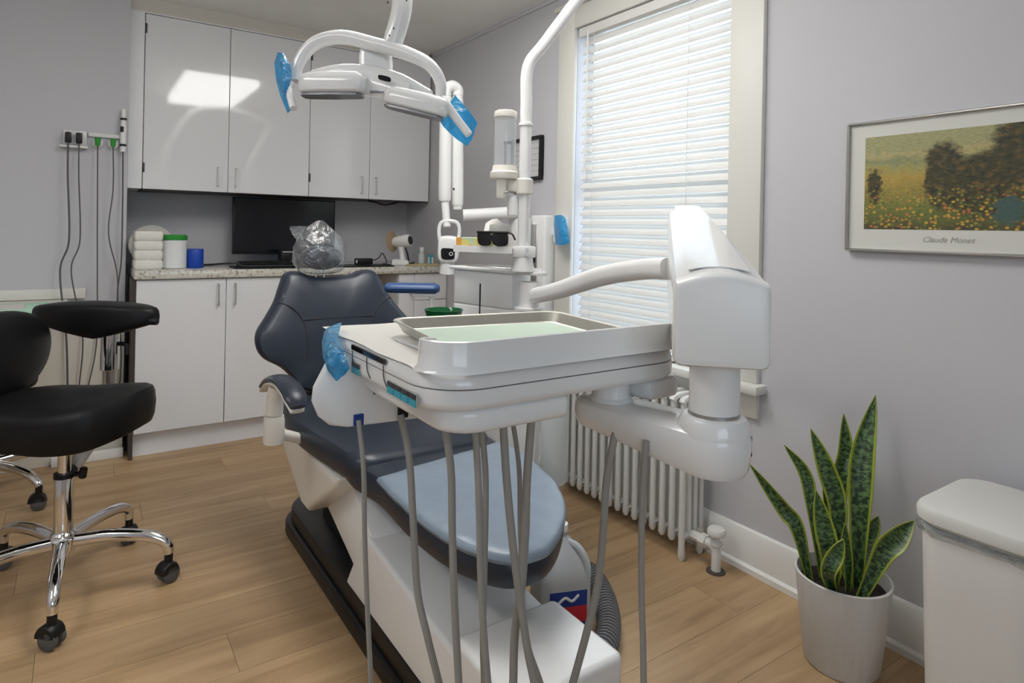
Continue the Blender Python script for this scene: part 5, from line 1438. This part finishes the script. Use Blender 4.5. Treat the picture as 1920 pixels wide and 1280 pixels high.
# white paper sheets covering the table top
pc = []
for i in range(9):
    row_ = []
    for j in range(9):
        x = TX0 + .004 + (.22) * j / 8; y = .69 + (1.075 - .69) * i / 8
        row_.append((x, y, .9680 + .0010 * math.sin(i * 1.7 + j * .9) * (1 if j < 8 else 0) + (.0006 if i % 3 else 0)))
    pc.append(row_)
tag(put('table_cover_paper', sheet(pc, .0006), m_paper), 'white paper cover sheet on the left of the delivery table', 'paper')
bf = [[(0.361, 1.023, 0.983), (0.351, 1.029, 0.979), (0.338, 1.026, 0.975), (0.334, 1.029, 0.968)], [(0.333, 0.957, 0.971), (0.322, 0.946, 0.973), (0.312, 0.947, 0.972), (0.309, 0.961, 0.964)], [(0.325, 0.908, 0.957), (0.313, 0.904, 0.958), (0.303, 0.911, 0.957), (0.301, 0.931, 0.949)], [(0.328, 0.890, 0.936), (0.317, 0.892, 0.935), (0.306, 0.899, 0.935), (0.302, 0.912, 0.932)], [(0.323, 0.894, 0.927), (0.316, 0.894, 0.923), (0.311, 0.897, 0.918), (0.307, 0.905, 0.924)]]
tag(put('barrier_film', sheet([spline(r_, 4) for r_ in bf], .0006), m_bfilm), 'blue film draped over the left corner handle of the delivery table', 'barrier film', 'blue barrier films')

# ================================================================== floor items by the chair
jg = thing('water_jug', 'milky plastic gallon jug with red and blue label on the floor by the chair', 'jug', (1.172, 1.425, 0))
jx, jy = 1.172, 1.425
JR = Matrix.Translation((jx, jy, 0)) @ Matrix.Rotation(R(-20), 4, 'Z')
def jr(w, z, r=.03, ox=0, oy=0): return [tuple(JR @ Vector((x + ox, y + oy, z))) for x, y in rpoly(-w / 2, w / 2, -w / 2, w / 2, r, 4)]
jb_ = put('jug_body', loft([jr(.13, .0, .025), jr(.145, .006, .03), jr(.150, .02, .03), jr(.150, .15, .032), jr(.146, .17, .034), jr(.12, .205, .04), jr(.075, .240, .034), jr(.042, .258, .02), jr(.036, .262, .0175), jr(.036, .275, .0175)]), m_jug, jg)
put('cap', lathe([(0, .2755), (.0205, .2755), (.0205, .292), (.018, .294), (0, .294)], (jx, jy, 0), 20), m_whites, jg)
put('grip', tube([tuple(JR @ Vector(p)) for p in ((.016, -.016, .246), (.04, -.038, .236), (.058, -.054, .205), (.062, -.060, .17), (.056, -.056, .15))], .010, 10, 6), m_jug, jg)
lb = put('label', box(tuple(JR @ Vector((0, -.0757, .085))), (.11, .0012, .10), 0, 2, R(-20)), m_bluel, jg)
put('label_patch', box(tuple(JR @ Vector((.012, -.0766, .070))), (.086, .0008, .045), 0, 2, R(-20)), m_red, lb)
put('label_swash', tube([tuple(JR @ Vector(p)) for p in ((-.030, -.0768, .105), (-.01, -.0768, .118), (.01, -.0768, .108), (.03, -.0768, .124))], .004, 6), m_paper, lb)
ch = [(1.335, 1.62, .036)] + [(1.379, 1.542, 0.036), (1.342, 1.430, 0.036), (1.268, 1.321, 0.036), (1.189, 1.247, 0.036), (1.101, 1.204, 0.036), (0.990, 1.174, 0.036)]
P_ = spline(ch, 40)
cum = [0.0]
for a_, b_ in zip(P_, P_[1:]): cum.append(cum[-1] + (b_ - a_).length)
def along(d_):
    for i_ in range(len(cum) - 1):
        if cum[i_ + 1] >= d_:
            return P_[i_].lerp(P_[i_ + 1], (d_ - cum[i_]) / max(1e-9, cum[i_ + 1] - cum[i_]))
    return P_[-1]
# square ridges with narrow deep grooves
pitch_, hp_, rr_ = .0135, [], []
for n_ in range(int(cum[-1] / pitch_)):
    for f_, q_ in ((.02, .0345), (.50, .0355), (.58, .0255), (.92, .0255)):
        hp_.append(along((n_ + f_) * pitch_)); rr_.append(q_)
P_ = hp_
tag(put('corrugated_hose', tube([tuple(p) for p in P_], rr_, 14, smooth=False), m_corr, ang=25), 'dark grey corrugated hose curving over the floor beside the jug', 'hose')
